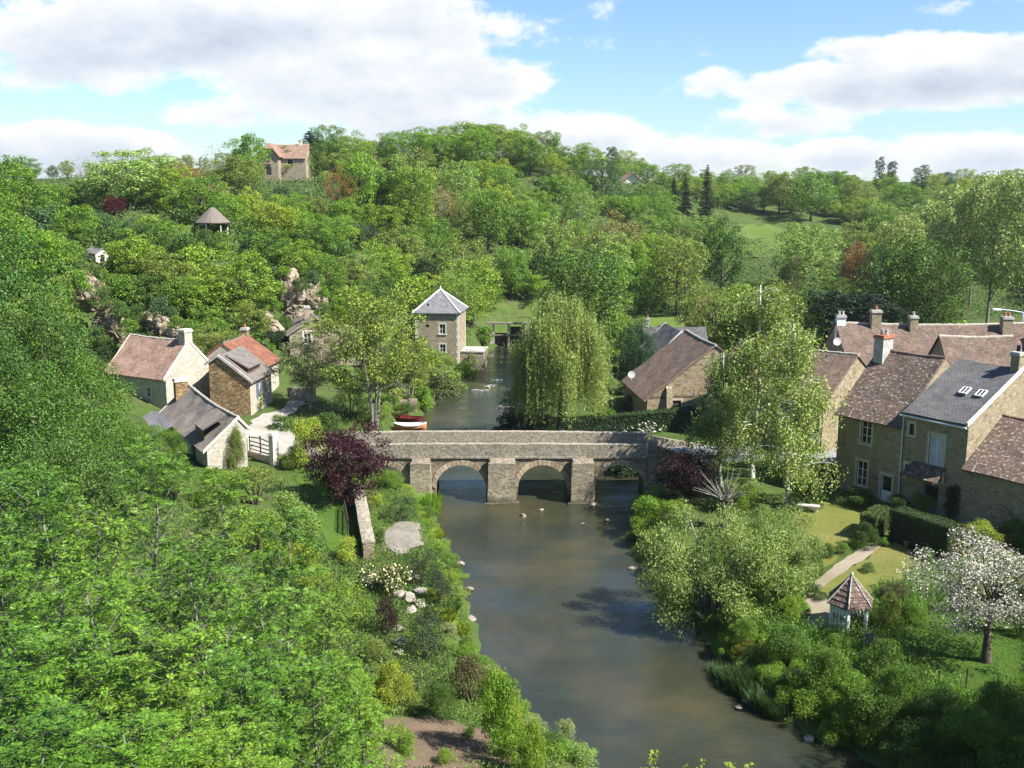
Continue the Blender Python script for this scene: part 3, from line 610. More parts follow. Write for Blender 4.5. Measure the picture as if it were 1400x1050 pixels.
dm = MB(); roof_slab(dm, (10.2, .1, 3.05), (12.9, .1, 3.05), (12.9, 1.9, 3.95), (10.2, 1.9, 3.95), .1, .03); d1 = dm.build('dormer', M['tile_grey'], rf)
dw = MB(); dw.quad((10.3, .2, 2.2), (12.8, .2, 2.2), (12.8, .2, 3.1), (10.3, .2, 3.1)); dw.build('dormer_infill', M['black'], d1)  # black sheet painted as the unlit opening under the dormer
ln = MB(); roof_slab(ln, (-1.2, -2.6, .9), (5.2, -2.6, .9), (5.2, -.25, 1.95), (-1.2, -.25, 1.95), .1, .03); l1 = ln.build('lean_to_roof', M['slate_light'], h)
lw = MB(); lw.box(-1.0, -2.4, -1, 5.0, -.05, .9); lw.build('lean_to_wall', M['limestone'], l1)
U4 = nrm((.3, -.954))
h = house('small_house', 'small stone house under the cliff with its window gable facing the river', (-25.8, 114.8), U4, 5.2)
rf = gable_block(h, 7, 5.4, 2.7, 4.35, 'mill_stone', 'tile_grey', None, vo=.22, oh=.3, ops={'r': [(1.5, 1.6, .75, 1.25, dict(sur='pale_dressed')), (1.9, -.6, .7, .9, dict(sur='pale_dressed'))]})
chimney(rf, 4.2, 2.2, 3.6, 5.3, .7, .6, 'mill_stone', 0)
gable_block(h, 3.0, 3.0, 1.8, 2.9, 'mill_stone', 'tile_grey', None, x0=2.6, y0=5.42, walls='frb', vo=.1)

# --- water mill tower
UM = nrm((.99, -.1)); CM = (-6.85, 129.9)
h = house('mill_tower', 'square three storey stone mill tower with pale ridged pyramid roof by the river', (CM[0] - UM[0] * 5.6, CM[1] - UM[1] * 5.6), UM, 1.2, 'mill')
W, D, ze, zr = 5.6, 6.2, 6.45, 9.05; mb = MB(); ops = [(3.15, 3.7, .75, 1.25, dict(sur='pale_dressed')), (3.15, 1.35, .75, 1.0, dict(sur='pale_dressed')), (1.4, 4.5, .4, .4, dict(bars=0, trans=0, sur=None, frame='darkwood'))]
wall_face(mb, (0, 0), (1, 0), (0, 1), W, -1.5, ze, [o[:4] for o in ops]); wall_face(mb, (W, 0), (0, 1), (-1, 0), D, -1.5, ze, []); wall_face(mb, (W, D), (-1, 0), (0, -1), W, -1.5, ze, []); wall_face(mb, (0, D), (0, -1), (1, 0), D, -1.5, ze, [])
mb.build('wall', M['mill_stone'], h)
for o in ops: window(h, (0, 0), (1, 0), (0, 1), *o)
for X, Y in ((0, 0), (W, 0), (W, D)):
  qn = MB()
  for k in range(16): a = .34 if k % 2 else .22; qn.box(X - a if X else X - .02, Y - .02 if not Y else Y - a, -1.2 + k * .48, X + .02 if X else X + a, Y + a if not Y else Y + .02, -1.2 + k * .48 + .46)
  qn.build('quoin', M['pale_dressed'], h)
ap = (W/2, D/2, zr); r = MB(); o_ = .3; e = [(-o_, -o_, ze - .12), (W + o_, -o_, ze - .12), (W + o_, D + o_, ze - .12), (-o_, D + o_, ze - .12)]
for k in range(4):
    a, b = e[k], e[(k + 1) % 4]; l = math.dist(a, b); hh = math.dist(ap, ((a[0]+b[0])/2, (a[1]+b[1])/2, a[2]))
    r.quad((*a[:2], a[2] + .1), (*b[:2], b[2] + .1), (ap[0], ap[1], ap[2] + .1), uv=[(0, 0), (l, 0), (l/2, hh)]); r.quad((*a[:2], a[2]), (*b[:2], b[2]), (*b[:2], b[2] + .1), (*a[:2], a[2] + .1), uv=[(0, .01), (l, 0), (l, .1), (0, .1)])
r.quad(*e, uv=[(0.01, 0)] * 4); rf = r.build('roof', M['slate_light'], h)
for k in range(4): ridge_row(e[k], ap, 'zinc', rf, .11, 'hip_ridge', .1)
fi = MB(); fi.tube([(ap[0], ap[1], zr), (ap[0], ap[1], zr + .25), (ap[0], ap[1], zr + .5), (ap[0], ap[1], zr + .55)], [.16, .14, .05, .01], 8); fi.build('finial', M['zinc'], rf)
sv = MB(); sv.tube([(1.6, .95, ze + .75), (1.6, .75, ze + .95)], [.16, .16], 8); sv.build('roof_vent', M['black'], rf)
mw = MB(); mw.box(W + .02, 1.5, -1.2, W + 3.0, 5.5, 1.15, .03); o = mw.build('mill_annexe', M['mill_stone'], h); q = MB(); q.box(W + .02, 1.4, 1.15, W + 3.15, 5.6, 1.3, .02); q.build('annexe_roof', M['cement'], o)

# --- sluice beyond the mill
h = empty('sluice_gate', (-.6, 152.5, 0), R(-6)); tag(h, 'old timber sluice with posts and footbridge across the river beyond the mill', 'sluice')
for x in (-2.2, .1, 2.3): a = MB(); a.box(x - .14, -.14, -.8, x + .14, .14, 3.3); a.build('post', M['cement'], h)
a = MB(); a.box(-3.4, -.5, 3.3, 3.4, .7, 3.5); a.box(-3.2, -.2, 1.5, 3.0, .1, 1.7); a.build('footbridge', M['wood'], h)
for q in ((-2.0, -.5, -.1, 1.9), (.3, .3, 2.1, 2.9)): a = MB(); a.box(q[0], .15, q[1], q[2], .25, q[3]); a.build('sluice_board', M['darkwood'], h)
a = MB()
for x in (-3.2, -.1, 3.2): a.bar((x, -.45, 3.5), (x, -.45, 4.4), .06)
a.bar((-3.3, -.45, 4.4), (3.3, -.45, 4.4), .05); a.build('handrail', M['wood'], h)
a = MB(); a.hexa([(-4.4, -2.2, -.8), (-2.3, -2.6, -.8), (-2.35, .6, -.8), (-4.4, .6, -.8)], [(-4.2, -1.6, 2.0), (-2.5, -1.5, 1.6), (-2.4, .5, 2.2), (-4.3, .5, 2.3)]); a.build('abutment', M['pale_stone'], h)

# --- hill houses
z = hz(-57, 250); h = house('villa', 'red balconied villa with half hipped tiled roof high among the hill trees', (-58.6, 247), nrm((1, -.08)), z + .9, 'villa'); h.scale = (.92, .92, .92)
gable_block(h, 11, 7, 4.6, 8.0, 'mill_stone', 'tile_tan', 'ridge', ops={'f': [(6.3, 2.9, 1.4, 1.3, dict(frame='redpaint'))]})
# the projecting front wing, half hipped
w = MB(); x0, x1, yf = -.4, 4.6, -2.6
wall_face(w, (x0, yf), (1, 0), (0, 1), x1 - x0, -1.5, 5.2, [(1.8, 3.2, 1.2, 1.9), (1.7, .3, 1.5, 2.0)]); w.quad((x0, yf, 5.2), (x1, yf, 5.2), (x1 - 1.1, yf, 6.9), (x0 + 1.1, yf, 6.9)); w.quad((x0, yf, -1.5), (x0, 0, -1.5), (x0, 0, 5.2), (x0, yf, 5.2)); w.quad((x1, yf, -1.5), (x1, 0, -1.5), (x1, 0, 5.2), (x1, yf, 5.2)); wg = w.build('wing_wall', M['mill_stone'], h)
window(h, (x0, yf), (1, 0), (0, 1), 1.8, 3.2, 1.2, 1.9, dict(frame='redpaint', sur='dressed')); window(h, (x0, yf), (1, 0), (0, 1), 1.7, .3, 1.5, 2.0, dict(frame='redpaint', sur=None))
r = MB(); cx = (x0 + x1) / 2
for sx in (-1, 1):
    ex = cx + sx * 3.1
    roof_slab(r, (ex, yf - .5, 4.6), (ex, 3.4, 4.6), (cx, 3.4, 8.2), (cx, yf + .9, 8.2), .12, .02, 1)
    r.quad((ex, yf - .5, 4.66), (cx + sx * 1.35, yf - .55, 6.8), (cx, yf + .9, 8.32), (ex, yf - .2, 4.72), uv=[(0, 0), (1.5, 2), (3, 3), (.1, .1)])
r.quad((cx - 1.35, yf - .6, 6.8), (cx + 1.35, yf - .6, 6.8), (cx, yf + .9, 8.33), uv=[(0, 0), (2.7, 0), (1.35, 2)]); r.build('wing_roof', M['tile_tan'], h)
b = MB(); b.box(1.2, yf - .9, 2.95, 2.9, yf - .005, 3.08)
for k in range(9): b.box(1.22 + k * .2, yf - .9, 3.08, 1.28 + k * .2, yf - .85, 3.9)
b.box(1.15, yf - .92, 3.9, 2.95, yf - .82, 4.0); b.build('balcony', M['pinkpaint'], h)
chimney(h, 8.8, 3.5, 7.2, 9.0, .8, .7, 'cream', 1)
z = hz(38, 330); h = house('hilltop_chalet', 'tan roofed chalet with open gable on the ridge beyond the dark firs', (34.2, 338), nrm((.06, -1)), z + 1.2, 'chalet')
gable_block(h, 9, 6.4, 2.5, 5.0, 'cream', 'tile_tan', 'ridge', vo=.9, oh=.7, ops={'r': [(2.4, 0, 1.8, 1.9, dict(bars=1))]})
z = hz(5.5, 300); h = house('hilltop_cottage', 'pale gabled cottage half buried in the ridge trees', (3.2, 306), nrm((.3, -1)), z + .5, 'cottage')
gable_block(h, 8, 5, 4.2, 6.8, 'cream', 'tile_tan', 'ridge', vo=.5, oh=.4, ops={'r': [(1.9, 2.4, 1.1, 1.4, dict()), (1.8, .2, 1.2, 1.6, dict())]})
sx, sy, z = G(126, 357); h = house('hillside_shed', 'tiny pale shed with grey roof showing between bushes on the left slope', (sx - 1, sy + .5), nrm((.8, -.6)), z - .35, 'shed')
gable_block(h, 2.2, 1.8, 1.2, 1.75, 'cream', 'slate_light', None, vo=.1, oh=.12, ops={'r': [(.6, .3, .5, .8, dict(frame='darkwood', sur=None))]})
# thatched shelter
hx, hy, _ = G(292, 320); z = hz(hx, hy); h = empty('thatched_shelter', (hx, hy, z - .5)); tag(h, 'open round shelter with thatched cone roof among hillside bushes', 'shelter')
r = MB(); N = 18; prof = [(2.35, 2.0), (2.4, 2.12), (1.9, 2.6), (1.2, 3.3), (.5, 3.95), (.22, 4.15), (.0, 4.2)]
for a in range(len(prof) - 1):
    for k in range(N):
        w0, w1 = 2 * PI * k / N, 2 * PI * (k + 1) / N; p = lambda q, w: (q[0] * (1 + .03 * math.sin(w * 5 + q[1])) * math.cos(w), q[0] * (1 + .03 * math.sin(w * 5 + q[1])) * math.sin(w), q[1])
        r.quad(p(prof[a], w0), p(prof[a], w1), p(prof[a+1], w1), p(prof[a+1], w0))
r.build('thatch_roof', M['thatch'], h)
for k in range(6):
    w = 2 * PI * k / 6 + .3; p = MB(); p.tube([(1.9 * math.cos(w), 1.9 * math.sin(w), -1.5), (1.9 * math.cos(w), 1.9 * math.sin(w), 2.3)], [.1, .09], 7); p.build('post', M['cream'], h)

# ------------------------------------------------------------------ the bridge
BY, BD = 74.6, 3.4
bg = empty('stone_bridge', (0, BY, 0)); tag(bg, 'old lichen covered stone bridge with four arches over the river', 'bridge')
arches = [(-11.7, -7.75), (-5.75, -1.95), (.45, 4.15), (6.3, 10.0)]; SP, CR, TOP = .75, 2.68, 3.2
xl, xr = -12.8, 10.6
def arc(a, b, spring, crown, n=14):
    c = (a + b) / 2; w = (b - a) / 2; hgt = crown - spring; rr = (w * w + hgt * hgt) / (2 * hgt); cz = crown - rr; t0 = math.asin(w / rr)
    return [(c + rr * math.sin(t), cz + rr * math.cos(t)) for t in np.linspace(-t0, t0, n)]
pts = [(xl, -1.2)]
for a, b in arches: pts += [(a, -1.2)] + arc(a, b, SP, CR) + [(b, -1.2)]
pts += [(xr, -1.2), (xr, TOP), (xl, TOP)]
bm = bmesh.new(); f = bm.faces.new([bm.verts.new((p[0], 0, p[1])) for p in pts]); ex = bmesh.ops.extrude_face_region(bm, geom=[f])
bmesh.ops.translate(bm, verts=[v for v in ex['geom'] if isinstance(v, bmesh.types.BMVert)], vec=(0, BD, 0)); bmesh.ops.triangulate(bm, faces=bm.faces[:]); bmesh.ops.recalc_face_normals(bm, faces=bm.faces[:])
me = bpy.data.meshes.new('arch_wall'); bm.to_mesh(me); bm.free(); me.materials.append(M['bridge_stone']); link('arch_wall', me, bg)
for a, b in arches:
    v = MB(); inn = arc(a, b, SP, CR, 19); c = (a + b) / 2
    for k in range(18):
        p, q = inn[k], inn[k+1]; dp = Vector((p[0] - c, p[1] + .6 - 0)).normalized(); dq = Vector((q[0] - c, q[1] + .6)).normalized(); t = .4 + rnd.uniform(-.05, .06); y = -.05 + rnd.uniform(-.015, .015)
        g = .012; L_ = lambda r_, d_, t_: (r_[0] + d_.x * t_, r_[1] + d_.y * t_)
        p2, q2 = L_(p, dp, t), L_(q, dq, t); mid = lambda s_, e_, k_: (s_[0] + (e_[0] - s_[0]) * k_, s_[1] + (e_[1] - s_[1]) * k_)
        c4 = [mid(p, q, .05), mid(p, q, .95), mid(p2, q2, .95), mid(p2, q2, .05)]
        v.hexa([(x_, y, z_) for x_, z_ in c4], [(x_, .25, z_ + .005) for x_, z_ in c4])
    v.build('arch_ring', M['voussoir'], bg)
for a, b in ((-7.65, -6.0), (-1.85, .35), (4.35, 6.2)):
    p = MB(); nb = 9; prev = None
    for k in range(nb + 1):      # battered, slightly uneven courses
        z_ = -1.2 + (TOP - .12 + 1.2) * k / nb; i_ = .10 * k / nb; y_ = -1.35 + .25 * k / nb
        ring = [(a + i_ + rnd.uniform(-.02, .02), y_ + rnd.uniform(-.03, .03), z_), (b - i_ + rnd.uniform(-.02, .02), y_ + rnd.uniform(-.03, .03), z_), (b - i_, .02, z_), (a + i_, .02, z_)]
        if prev:
            for q in range(4): p.quad(prev[q], prev[(q+1) % 4], ring[(q+1) % 4], ring[q])
        prev = ring
    p.quad(*prev); pr = p.build('pier', M['pier_stone'], bg)
    cpz = TOP - .12; c = MB(); c.hexa([(a + .12, -1.08, cpz), (b - .12, -1.08, cpz), (b - .12, -.06, cpz), (a + .12, -.06, cpz)], [(a + .22, -.9, cpz + .09), (b - .22, -.9, cpz + .09), (b - .14, -.2, cpz + .2), (a + .14, -.2, cpz + .2)]); c.build('pier_cap', M['pier_stone'], pr)
    ft = MB(); ft.box(a - .15, -1.5, -1.2, b + .15, -1.0, .12, .06); ft.build('footing', M['pier_stone'], pr)
def wallrun(name, path, y0, y1, z0, z1, mat, parent, j=.02, step=.6):
    """a wall along x with an uneven top; z1 may vary along it"""
    w = MB(); xs = np.arange(path[0], path[1] + .01, step); pr = None
    for x in xs:
        t = z1(x) + rnd.uniform(-j, j); b_ = z0(x); d = rnd.uniform(-j, j) * .6; g = [(x, y0 + d, b_), (x, y1 + d, b_), (x, y1 + d, t - .05), (x, (y0 + y1) / 2 + .12, t), (x, (y0 + y1) / 2 - .12, t), (x, y0 + d, t - .05)]
        if pr:
            for q in range(6): w.quad(pr[q], g[q], g[(q+1) % 6], pr[(q+1) % 6])
        else: w.quad(*g)
        pr = g
    w.quad(*pr); return w.build(name, mat, parent)
wallrun('parapet', (xl, 10.25), -.05, .36, lambda x: TOP + .14, lambda x: TOP + 1.14 - .0004 * (x + 2) ** 2, M['parapet'], bg)
wallrun('parapet', (xl, 10.9), BD - .34, BD + .08, lambda x: TOP + .14, lambda x: TOP + 1.36 - .0008 * (x + 3) ** 2, M['parapet'], bg)
s_ = MB()
for x in np.arange(xl, xr - .7, .8): s_.box(x + .01, -.11, TOP, x + .79, .4, TOP + .137, .012)
s_.build('string_course', M['parapet'], bg)
s_ = MB(); s_.box(xl, .4, TOP, xr, BD + .1, TOP + .12); s_.build('road_deck', M['path'], bg)
s_ = MB(); s_.box(10.25, -.3, -.6, 10.85, .35, TOP + 1.35, .02); s_.build('end_pillar', M['pier_stone'], bg)
s_ = MB(); s_.hexa([(10.85, -.15, -.6), (14.4, .9, -.6), (14.4, 1.3, -.6), (10.85, .3, -.6)], [(10.85, -.1, TOP + .95), (14.4, .95, TOP - .35), (14.4, 1.3, TOP - .35), (10.85, .28, TOP + .95)]); s_.build('wing_wall', M['bridge_stone'], bg)
s_ = MB(); s_.hexa([(10.9, BD - .3, 1), (15.5, BD + .6, 1), (15.5, BD + 1, 1), (10.9, BD + .06, 1)], [(10.9, BD - .3, TOP + .95), (15.5, BD + .6, TOP - .1), (15.5, BD + 1, TOP - .1), (10.9, BD + .06, TOP + .95)]); s_.build('wing_wall', M['parapet'], bg)
# ramps of ground carrying the road off the bridge
def ramp(name, pts4, mat): 
    q = MB(); (a, b, c, d) = pts4; q.hexa([(p[0], p[1], hz(p[0], p[1]) - .6) for p in pts4], pts4); tag(q.build(name, mat), kind='structure')
ramp('bridge_road', [(10.62, BY + .4, TOP + .1), (19, BY + 2.0, 2.95), (19, BY + 4.8, 2.95), (10.62, BY + 3.0, TOP + .1)], M['asphalt'])
ramp('bridge_road', [(-20, BY + .2, 3.6), (-12.82, BY + .4, TOP + .1), (-12.82, BY + 3.0, TOP + .1), (-20, BY + 4.5, 3.6)], M['gravel'])
# ------------------------------------------------------------------ foliage kit: crowns of many separate leaf faces
def unit(v): return v / (np.linalg.norm(v, axis=1, keepdims=True) + 1e-9)
def leaf_quads(P, N, size, aspect=.6, sj=.35, T=None):
    n = len(P); s = size * (1 + rng.uniform(-sj, sj, (n, 1))); N = unit(N)
    if T is None: T = rng.normal(size=(n, 3))
    T = unit(T - N * np.sum(T * N, axis=1, keepdims=True)); B = np.cross(N, T)
    a = T * s * .5; b = B * s * .5 * aspect; V = np.empty((n * 4, 3)); f = N * s * .07
    V[0::4] = P + a - f; V[1::4] = P + b * 1.0 + a * .1 + f; V[2::4] = P - a - f; V[3::4] = P - b + a * .1 + f
    return V
def blob_points(blobs, n, shell=.62, flat=.85, up=.25, rand=.55):
    C = np.array([b[0] for b in blobs], float); r = np.array([b[1] for b in blobs]); w = r ** 2; k = rng.choice(len(blobs), n, p=w / w.sum())
    d = unit(rng.normal(size=(n, 3))); d[:, 2] = np.where((d[:, 2] < -.35) & (rng.random(n) < .6), -d[:, 2], d[:, 2])
    rr = r[k][:, None] * (shell + (1.08 - shell) * rng.random((n, 1)) ** .6) * (1 + .12 * rng.normal(size=(n, 1)))
    P = C[k] + d * rr * np.array([1, 1, flat]); N = d * (1 - rand) + unit(rng.normal(size=(n, 3))) * rand; N[:, 2] += up
    return P, N
def limbs(mb, base, tops, h0, r0, lean=(0, 0), n=6, rt=.03, wob=.12):
    """trunk with limbs curving out to the crown clumps"""
    H = max(t[2] for t in tops) * .86; pts = []; k = 7
    for i in range(k):
        a = i / (k - 1); pts.append(Vector((base[0] + lean[0] * a + wob * math.sin(a * 5 + base[0] * 3 + lean[0]) * a, base[1] + lean[1] * a + wob * math.cos(a * 4) * a, base[2] + H * a)))
    mb.tube(pts, [r0 * (1.25 if i == 0 else 1) * (1 - .82 * i / (k - 1)) for i in range(k)], 8)
    for t in tops:
        t = Vector(t); a = min(.9, max(h0 / H, (t.z / H) * .62 + rnd.uniform(-.08, .05))); i = min(k - 2, int(a * (k - 1))); p = pts[i].lerp(pts[i+1], a * (k - 1) - i)
        m = p.lerp(t, .5) + Vector((rnd.uniform(-.2, .2), rnd.uniform(-.2, .2), (t - p).length * .10)); r = max(rt, r0 * (1 - .82 * a) * .5)
        mb.tube([p, p.lerp(m, .55), m, m.lerp(t, .6), t], [r, r * .8, r * .6, r * .42, rt * .5], 5)
def crown_blobs(H, Rr, h0, n, br, top=1.0, shape='round', jit=.17):
    out = []; cz = (H + h0) / 2; hz_ = (H - h0) / 2
    for i in range(n):
        ph = i * 2.39996; z = 1 - 2 * (i + .5) / n; q = math.sqrt(max(0, 1 - z * z)); rr = rnd.uniform(.42, .9)
        if shape == 'cone': w = (1 - (z + 1) / 2) ** .8 * 1.05 + .04
        elif shape == 'col': w = min(1, 1.15 * q ** .5)
        elif shape == 'wide': w = q * (1.0 if z > -.3 else .9)
        else: w = q
        if shape in ('cone', 'col'): x, y = Rr * w * rr * math.cos(ph), Rr * w * rr * math.sin(ph); zz = cz + hz_ * z * .93
        else: x, y = Rr * w * rr * math.cos(ph), Rr * w * rr * math.sin(ph); zz = cz + hz_ * z * rr * 1.1
        b = br * rnd.uniform(.65, 1.25) * (1 if shape not in ('cone',) else (.35 + .75 * w))
        out.append(((x + rnd.uniform(-jit, jit) * Rr, y + rnd.uniform(-jit, jit) * Rr, zz), b))
    return out
PROTO = {}
def proto(kind, trunk_mb, crownV, H, Rr, bark='bark', leaf='leaf', blossomV=None):
    t = trunk_mb.mesh('trunk', M[bark], True) if trunk_mb else None; c = quads_np('crown', crownV, M[leaf])
    PROTO.setdefault(kind, []).append((t, c, H, Rr, quads_np('blossom', blossomV, M['petal']) if blossomV is not None else None))
def mk_broad(kind, H, Rr, h0, nb, br, nl, size, shape='round', bark='bark', shell=.6, rand=.55, r0=.26, inner=.0, aspect=.7):
    bl = crown_blobs(H, Rr, h0, nb, br, shape=shape); mb = MB(); tops = [b[0] for b in bl if b[0][2] > h0]
    limbs(mb, (0, 0, 0), rnd.sample(tops, min(len(tops), 14)), h0 * .7, r0, n=7)
    P, N = blob_points(bl, nl, shell, rand=rand); proto(kind, mb, leaf_quads(P, N, size, aspect), H, Rr, bark)
for k in range(5): mk_broad('oak', 11, 5.0, 1.4, 66 + 6 * k, 1.0, 9000, .27, shell=.5, rand=.5)
for k in range(4): mk_broad('round_tree', 11, 4.6, .9, 84, .82, 9500, .25, shell=.5, rand=.5)
for k in range(3): mk_broad('tall_tree', 15, 4.2, 2.4, 84, .95, 9000, .27, 'col', shell=.5, rand=.5)
for k in range(4): mk_broad('budding', 11, 4.6, 1.8, 70, .9, 6500, .21, shell=.1, rand=.9, r0=.2, bark='bark_grey')
for k in range(3): mk_broad('bare', 10, 4.2, 2.5, 70, .7, 1000, .17, shell=.1, rand=1, r0=.17, bark='bark_grey')
for k in range(3): mk_broad('poplar', 17, 4.2, 5.0, 90, 1.0, 12000, .27, 'col', 'bark_grey', .3, .6, .24)
for k in range(2): mk_broad('column', 12, 1.5, .4, 40, .62, 3800, .26, 'col', shell=.5, r0=.2)
def mk_bush(kind, H, Rr, nb, br, nl, size, aspect=.6, shell=.55, rand=.6, stems=True):
    bl = []
    for i in range(nb):
        a = rnd.uniform(0, 2 * PI); q = math.sqrt(rnd.random()) * .82; z = rnd.uniform(.12, 1) ** .8
        w = math.sqrt(max(.05, 1 - (z * .92) ** 2)); bl.append(((Rr * q * w * math.cos(a), Rr * q * w * math.sin(a), max(br * .4, (H - br * .8) * z)), br * rnd.uniform(.6, 1.2)))
    mb = MB()
    for b in bl[:8]: mb.tube([(0, 0, -.25), (b[0][0] * .4, b[0][1] * .4, b[0][2] * .5), b[0]], [.05, .035, .01], 4)
    P, N = blob_points(bl, nl, shell, rand=rand); P[:, 2] = np.maximum(P[:, 2], .03); proto(kind, mb, leaf_quads(P, N, size, aspect), H, Rr)
for k in range(4): mk_bush('bush', 3, 2.4, 20, .75, 3400, .20)
for k in range(3): mk_bush('fine_bush', 2, 1.5, 18, .48, 4200, .085)
for k in range(3): mk_bush('loose_bush', 2.2, 1.6, 26, .42, 3000, .10, .35, .1, .9)
for k in range(4): mk_bush('near_bush', 3, 2.4, 34, .62, 12000, .10)
def mk_tuft(kind, H, Rr, n, w, droop):
    a = rng.uniform(0, 2*PI, n); q = np.sqrt(rng.random(n)) * Rr * .8; B = np.stack([q*np.cos(a), q*np.sin(a), -.05 + 0*a], 1); a2 = a + rng.normal(0, .8, n); l = H * rng.uniform(.55, 1.05, n); o = l * rng.uniform(.1, droop, n)
    T = B + np.stack([o*np.cos(a2), o*np.sin(a2), l], 1); Md = (B + T) / 2 + np.stack([-o*.18*np.cos(a2), -o*.18*np.sin(a2), l*.08], 1); S_ = np.stack([-np.sin(a2), np.cos(a2), 0*a], 1) * w
    V = np.empty((n*4, 3)); V[0::4] = B; V[1::4] = Md + S_; V[2::4] = T; V[3::4] = Md - S_; proto(kind, None, V, H, Rr)
for k in range(2): mk_tuft('reeds', 1.1, .9, 420, .022, .55)
for k in range(2): mk_tuft('herbs', .8, 1.2, 1400, .035, .8)
# conifers: whorls of drooping boughs
for k in range(3):
    H, Rr = 13, 3.0; Ps = []; Ns = []; mb = MB(); mb.tube([(0, 0, -.3), (0, 0, 6), (0, 0, H)], [.25, .16, .02], 7)
    z = 1.2
    while z < H - .3:
        rad = Rr * (1 - z / H) ** .85 * rnd.uniform(.8, 1.15) + .12; nbh = 7
        for b in range(nbh):
            a = rnd.uniform(0, 2*PI); L_ = rad * rnd.uniform(.75, 1.1); m = int(14 + 26 * L_); t = rng.random(m) ** .7
            wdt = .28 * L_ * (1.05 - t); s_ = rng.normal(0, 1, m) * wdt
            Ps.append(np.stack([t*L_*math.cos(a) - s_*math.sin(a), t*L_*math.sin(a) + s_*math.cos(a), z - .25*L_*t**1.6 - .12*np.abs(s_) + rng.normal(0, .05, m)], 1)); Ns.append(np.stack([.3*np.cos(a)+rng.normal(0,.4,m), .3*np.sin(a)+rng.normal(0,.4,m), np.ones(m)*.8], 1))
            mb.tube([(0, 0, z), (L_*.8*math.cos(a), L_*.8*math.sin(a), z - .2*L_)], [.04, .01], 3, False)
        z += rnd.uniform(.32, .5)
    proto('conifer', mb, leaf_quads(np.concatenate(Ps), np.concatenate(Ns), .30, .4), H, Rr)
# hanging strands for birches and the weeping willow
def strands(starts, lens, step, size, aspect, spread, sway=.12):
    Ps, Ts = [], []
    for s_, l in zip(starts, lens):
        m = max(3, int(l / step)); t = np.linspace(0, 1, m); d = Vector((rnd.gauss(0, sway), rnd.gauss(0, sway)))
        p = np.stack([s_[0] + d.x*l*t + rng.normal(0, spread, m), s_[1] + d.y*l*t + rng.normal(0, spread, m), s_[2] - l*t + rng.normal(0, step*.4, m)], 1)
        Ps.append(p); Ts.append(np.stack([rng.normal(0, .5, m), rng.normal(0, .5, m), -np.ones(m)], 1))
    P = np.concatenate(Ps); T = np.concatenate(Ts); return leaf_quads(P, unit(rng.normal(size=P.shape)) + np.array([.45, -.35, .6]), size, aspect, T=T)
for k in range(2):
    H, Rr = 14, 3.6; mb = MB(); pts = [Vector((.15 * math.sin(i * .9 + k), .12 * math.cos(i * 1.1), H * i / 9)) for i in range(10)]; mb.tube(pts, [.15 * (1 - .9 * i / 9) + .012 for i in range(10)], 7)
    st, ln = [], []
    for i in range(46):
        a = .16 + .82 * (i / 46); p = pts[min(8, int(a * 9))].lerp(pts[min(8, int(a * 9)) + 1], a * 9 - min(8, int(a * 9))); th = rnd.uniform(0, 2*PI); L_ = Rr * (1.12 - a) ** .7 * rnd.uniform(.55, 1.05) + .3
        q = [p + Vector((math.cos(th) * L_ * t, math.sin(th) * L_ * t, L_ * (.95 * t - .75 * t * t))) for t in (0, .3, .6, .85, 1)]; mb.tube(q, [.045 * (1.1 - a), .035 * (1.1 - a) + .004, .02, .012, .005], 4, False)
        for _ in range(28):
            t = rnd.uniform(.12, 1); j = min(3, int(t * 4)); b = q[j].lerp(q[j+1], t * 4 - j); st.append(b + Vector((rnd.gauss(0, .42), rnd.gauss(0, .42), rnd.gauss(0, .25)))); ln.append(rnd.uniform(.5, 1.9))
    proto('birch', mb, strands(st, ln, .085, .165, .7, .11), H, Rr, 'birch')
H, Rr = 12.5, 5.2; mb = MB(); st, ln = [], []; tops = []
for i in range(44):
    th = i * 2.4 + rnd.uniform(-.3, .3); q = math.sqrt((i + .5) / 44); tops.append((Rr * .78 * q * math.cos(th), Rr * .78 * q * math.sin(th), H * (.98 - .42 * q * q) + rnd.uniform(-.9, .4)))
limbs(mb, (0, 0, 0), tops, 2.5, .4)
for t in tops:
    for _ in range(34): st.append((t[0] + rnd.gauss(0, .40), t[1] + rnd.gauss(0, .40), t[2] + rnd.gauss(0, .4))); q = math.hypot(st[-1][0], st[-1][1]) / Rr; ln.append(rnd.uniform(.8, 5.5) + max(0, q - .05) * rnd.uniform(.5, 11) * rnd.choice([.3, .8, 1, 1]))
ln = [min(l, s_[2] - rnd.uniform(.6, 3.0)) for l, s_ in zip(ln, st)]
proto('weeping_willow', mb, strands(st, ln, .10, .25, .24, .06, .06), H, Rr)
# ash: upright stems with rosettes of pinnate leaves
def pinnate(P, D, L_, nleaf=5, wid=.36):
    out = []; n = len(P); D = unit(D); side = unit(np.cross(D, np.array([0, 0, 1.0]) + rng.normal(0, .25, (n, 3)))); upv = np.cross(side, D)
    for i in range(nleaf * 2 + 1):
        t = (.22 + .78 * ((i // 2) + 1) / (nleaf + 1)) if i < nleaf * 2 else 1.0; sg = (1 if i % 2 else -1) if i < nleaf * 2 else 0
        c = P + D * (L_ * t)[:, None] - np.array([0, 0, 1.0]) * (L_ * t * t * .38)[:, None]
        ax = unit(side * sg + D * (.65 if sg else 1.0) - np.array([0, 0, .28])); l = (L_ * wid * (1.15 - .5 * abs(t - .55)))[:, None]
        nn = unit(upv + side * sg * -.25 + rng.normal(0, .22, (n, 3))); b = unit(np.cross(ax, nn)); tip = c + ax * l; m = c + ax * l * .45
        V = np.empty((n, 4, 3)); V[:, 0] = c; V[:, 1] = m + b * l * .17; V[:, 2] = tip; V[:, 3] = m - b * l * .17; out.append(V)
    return np.concatenate(out, 1).reshape(-1, 3)
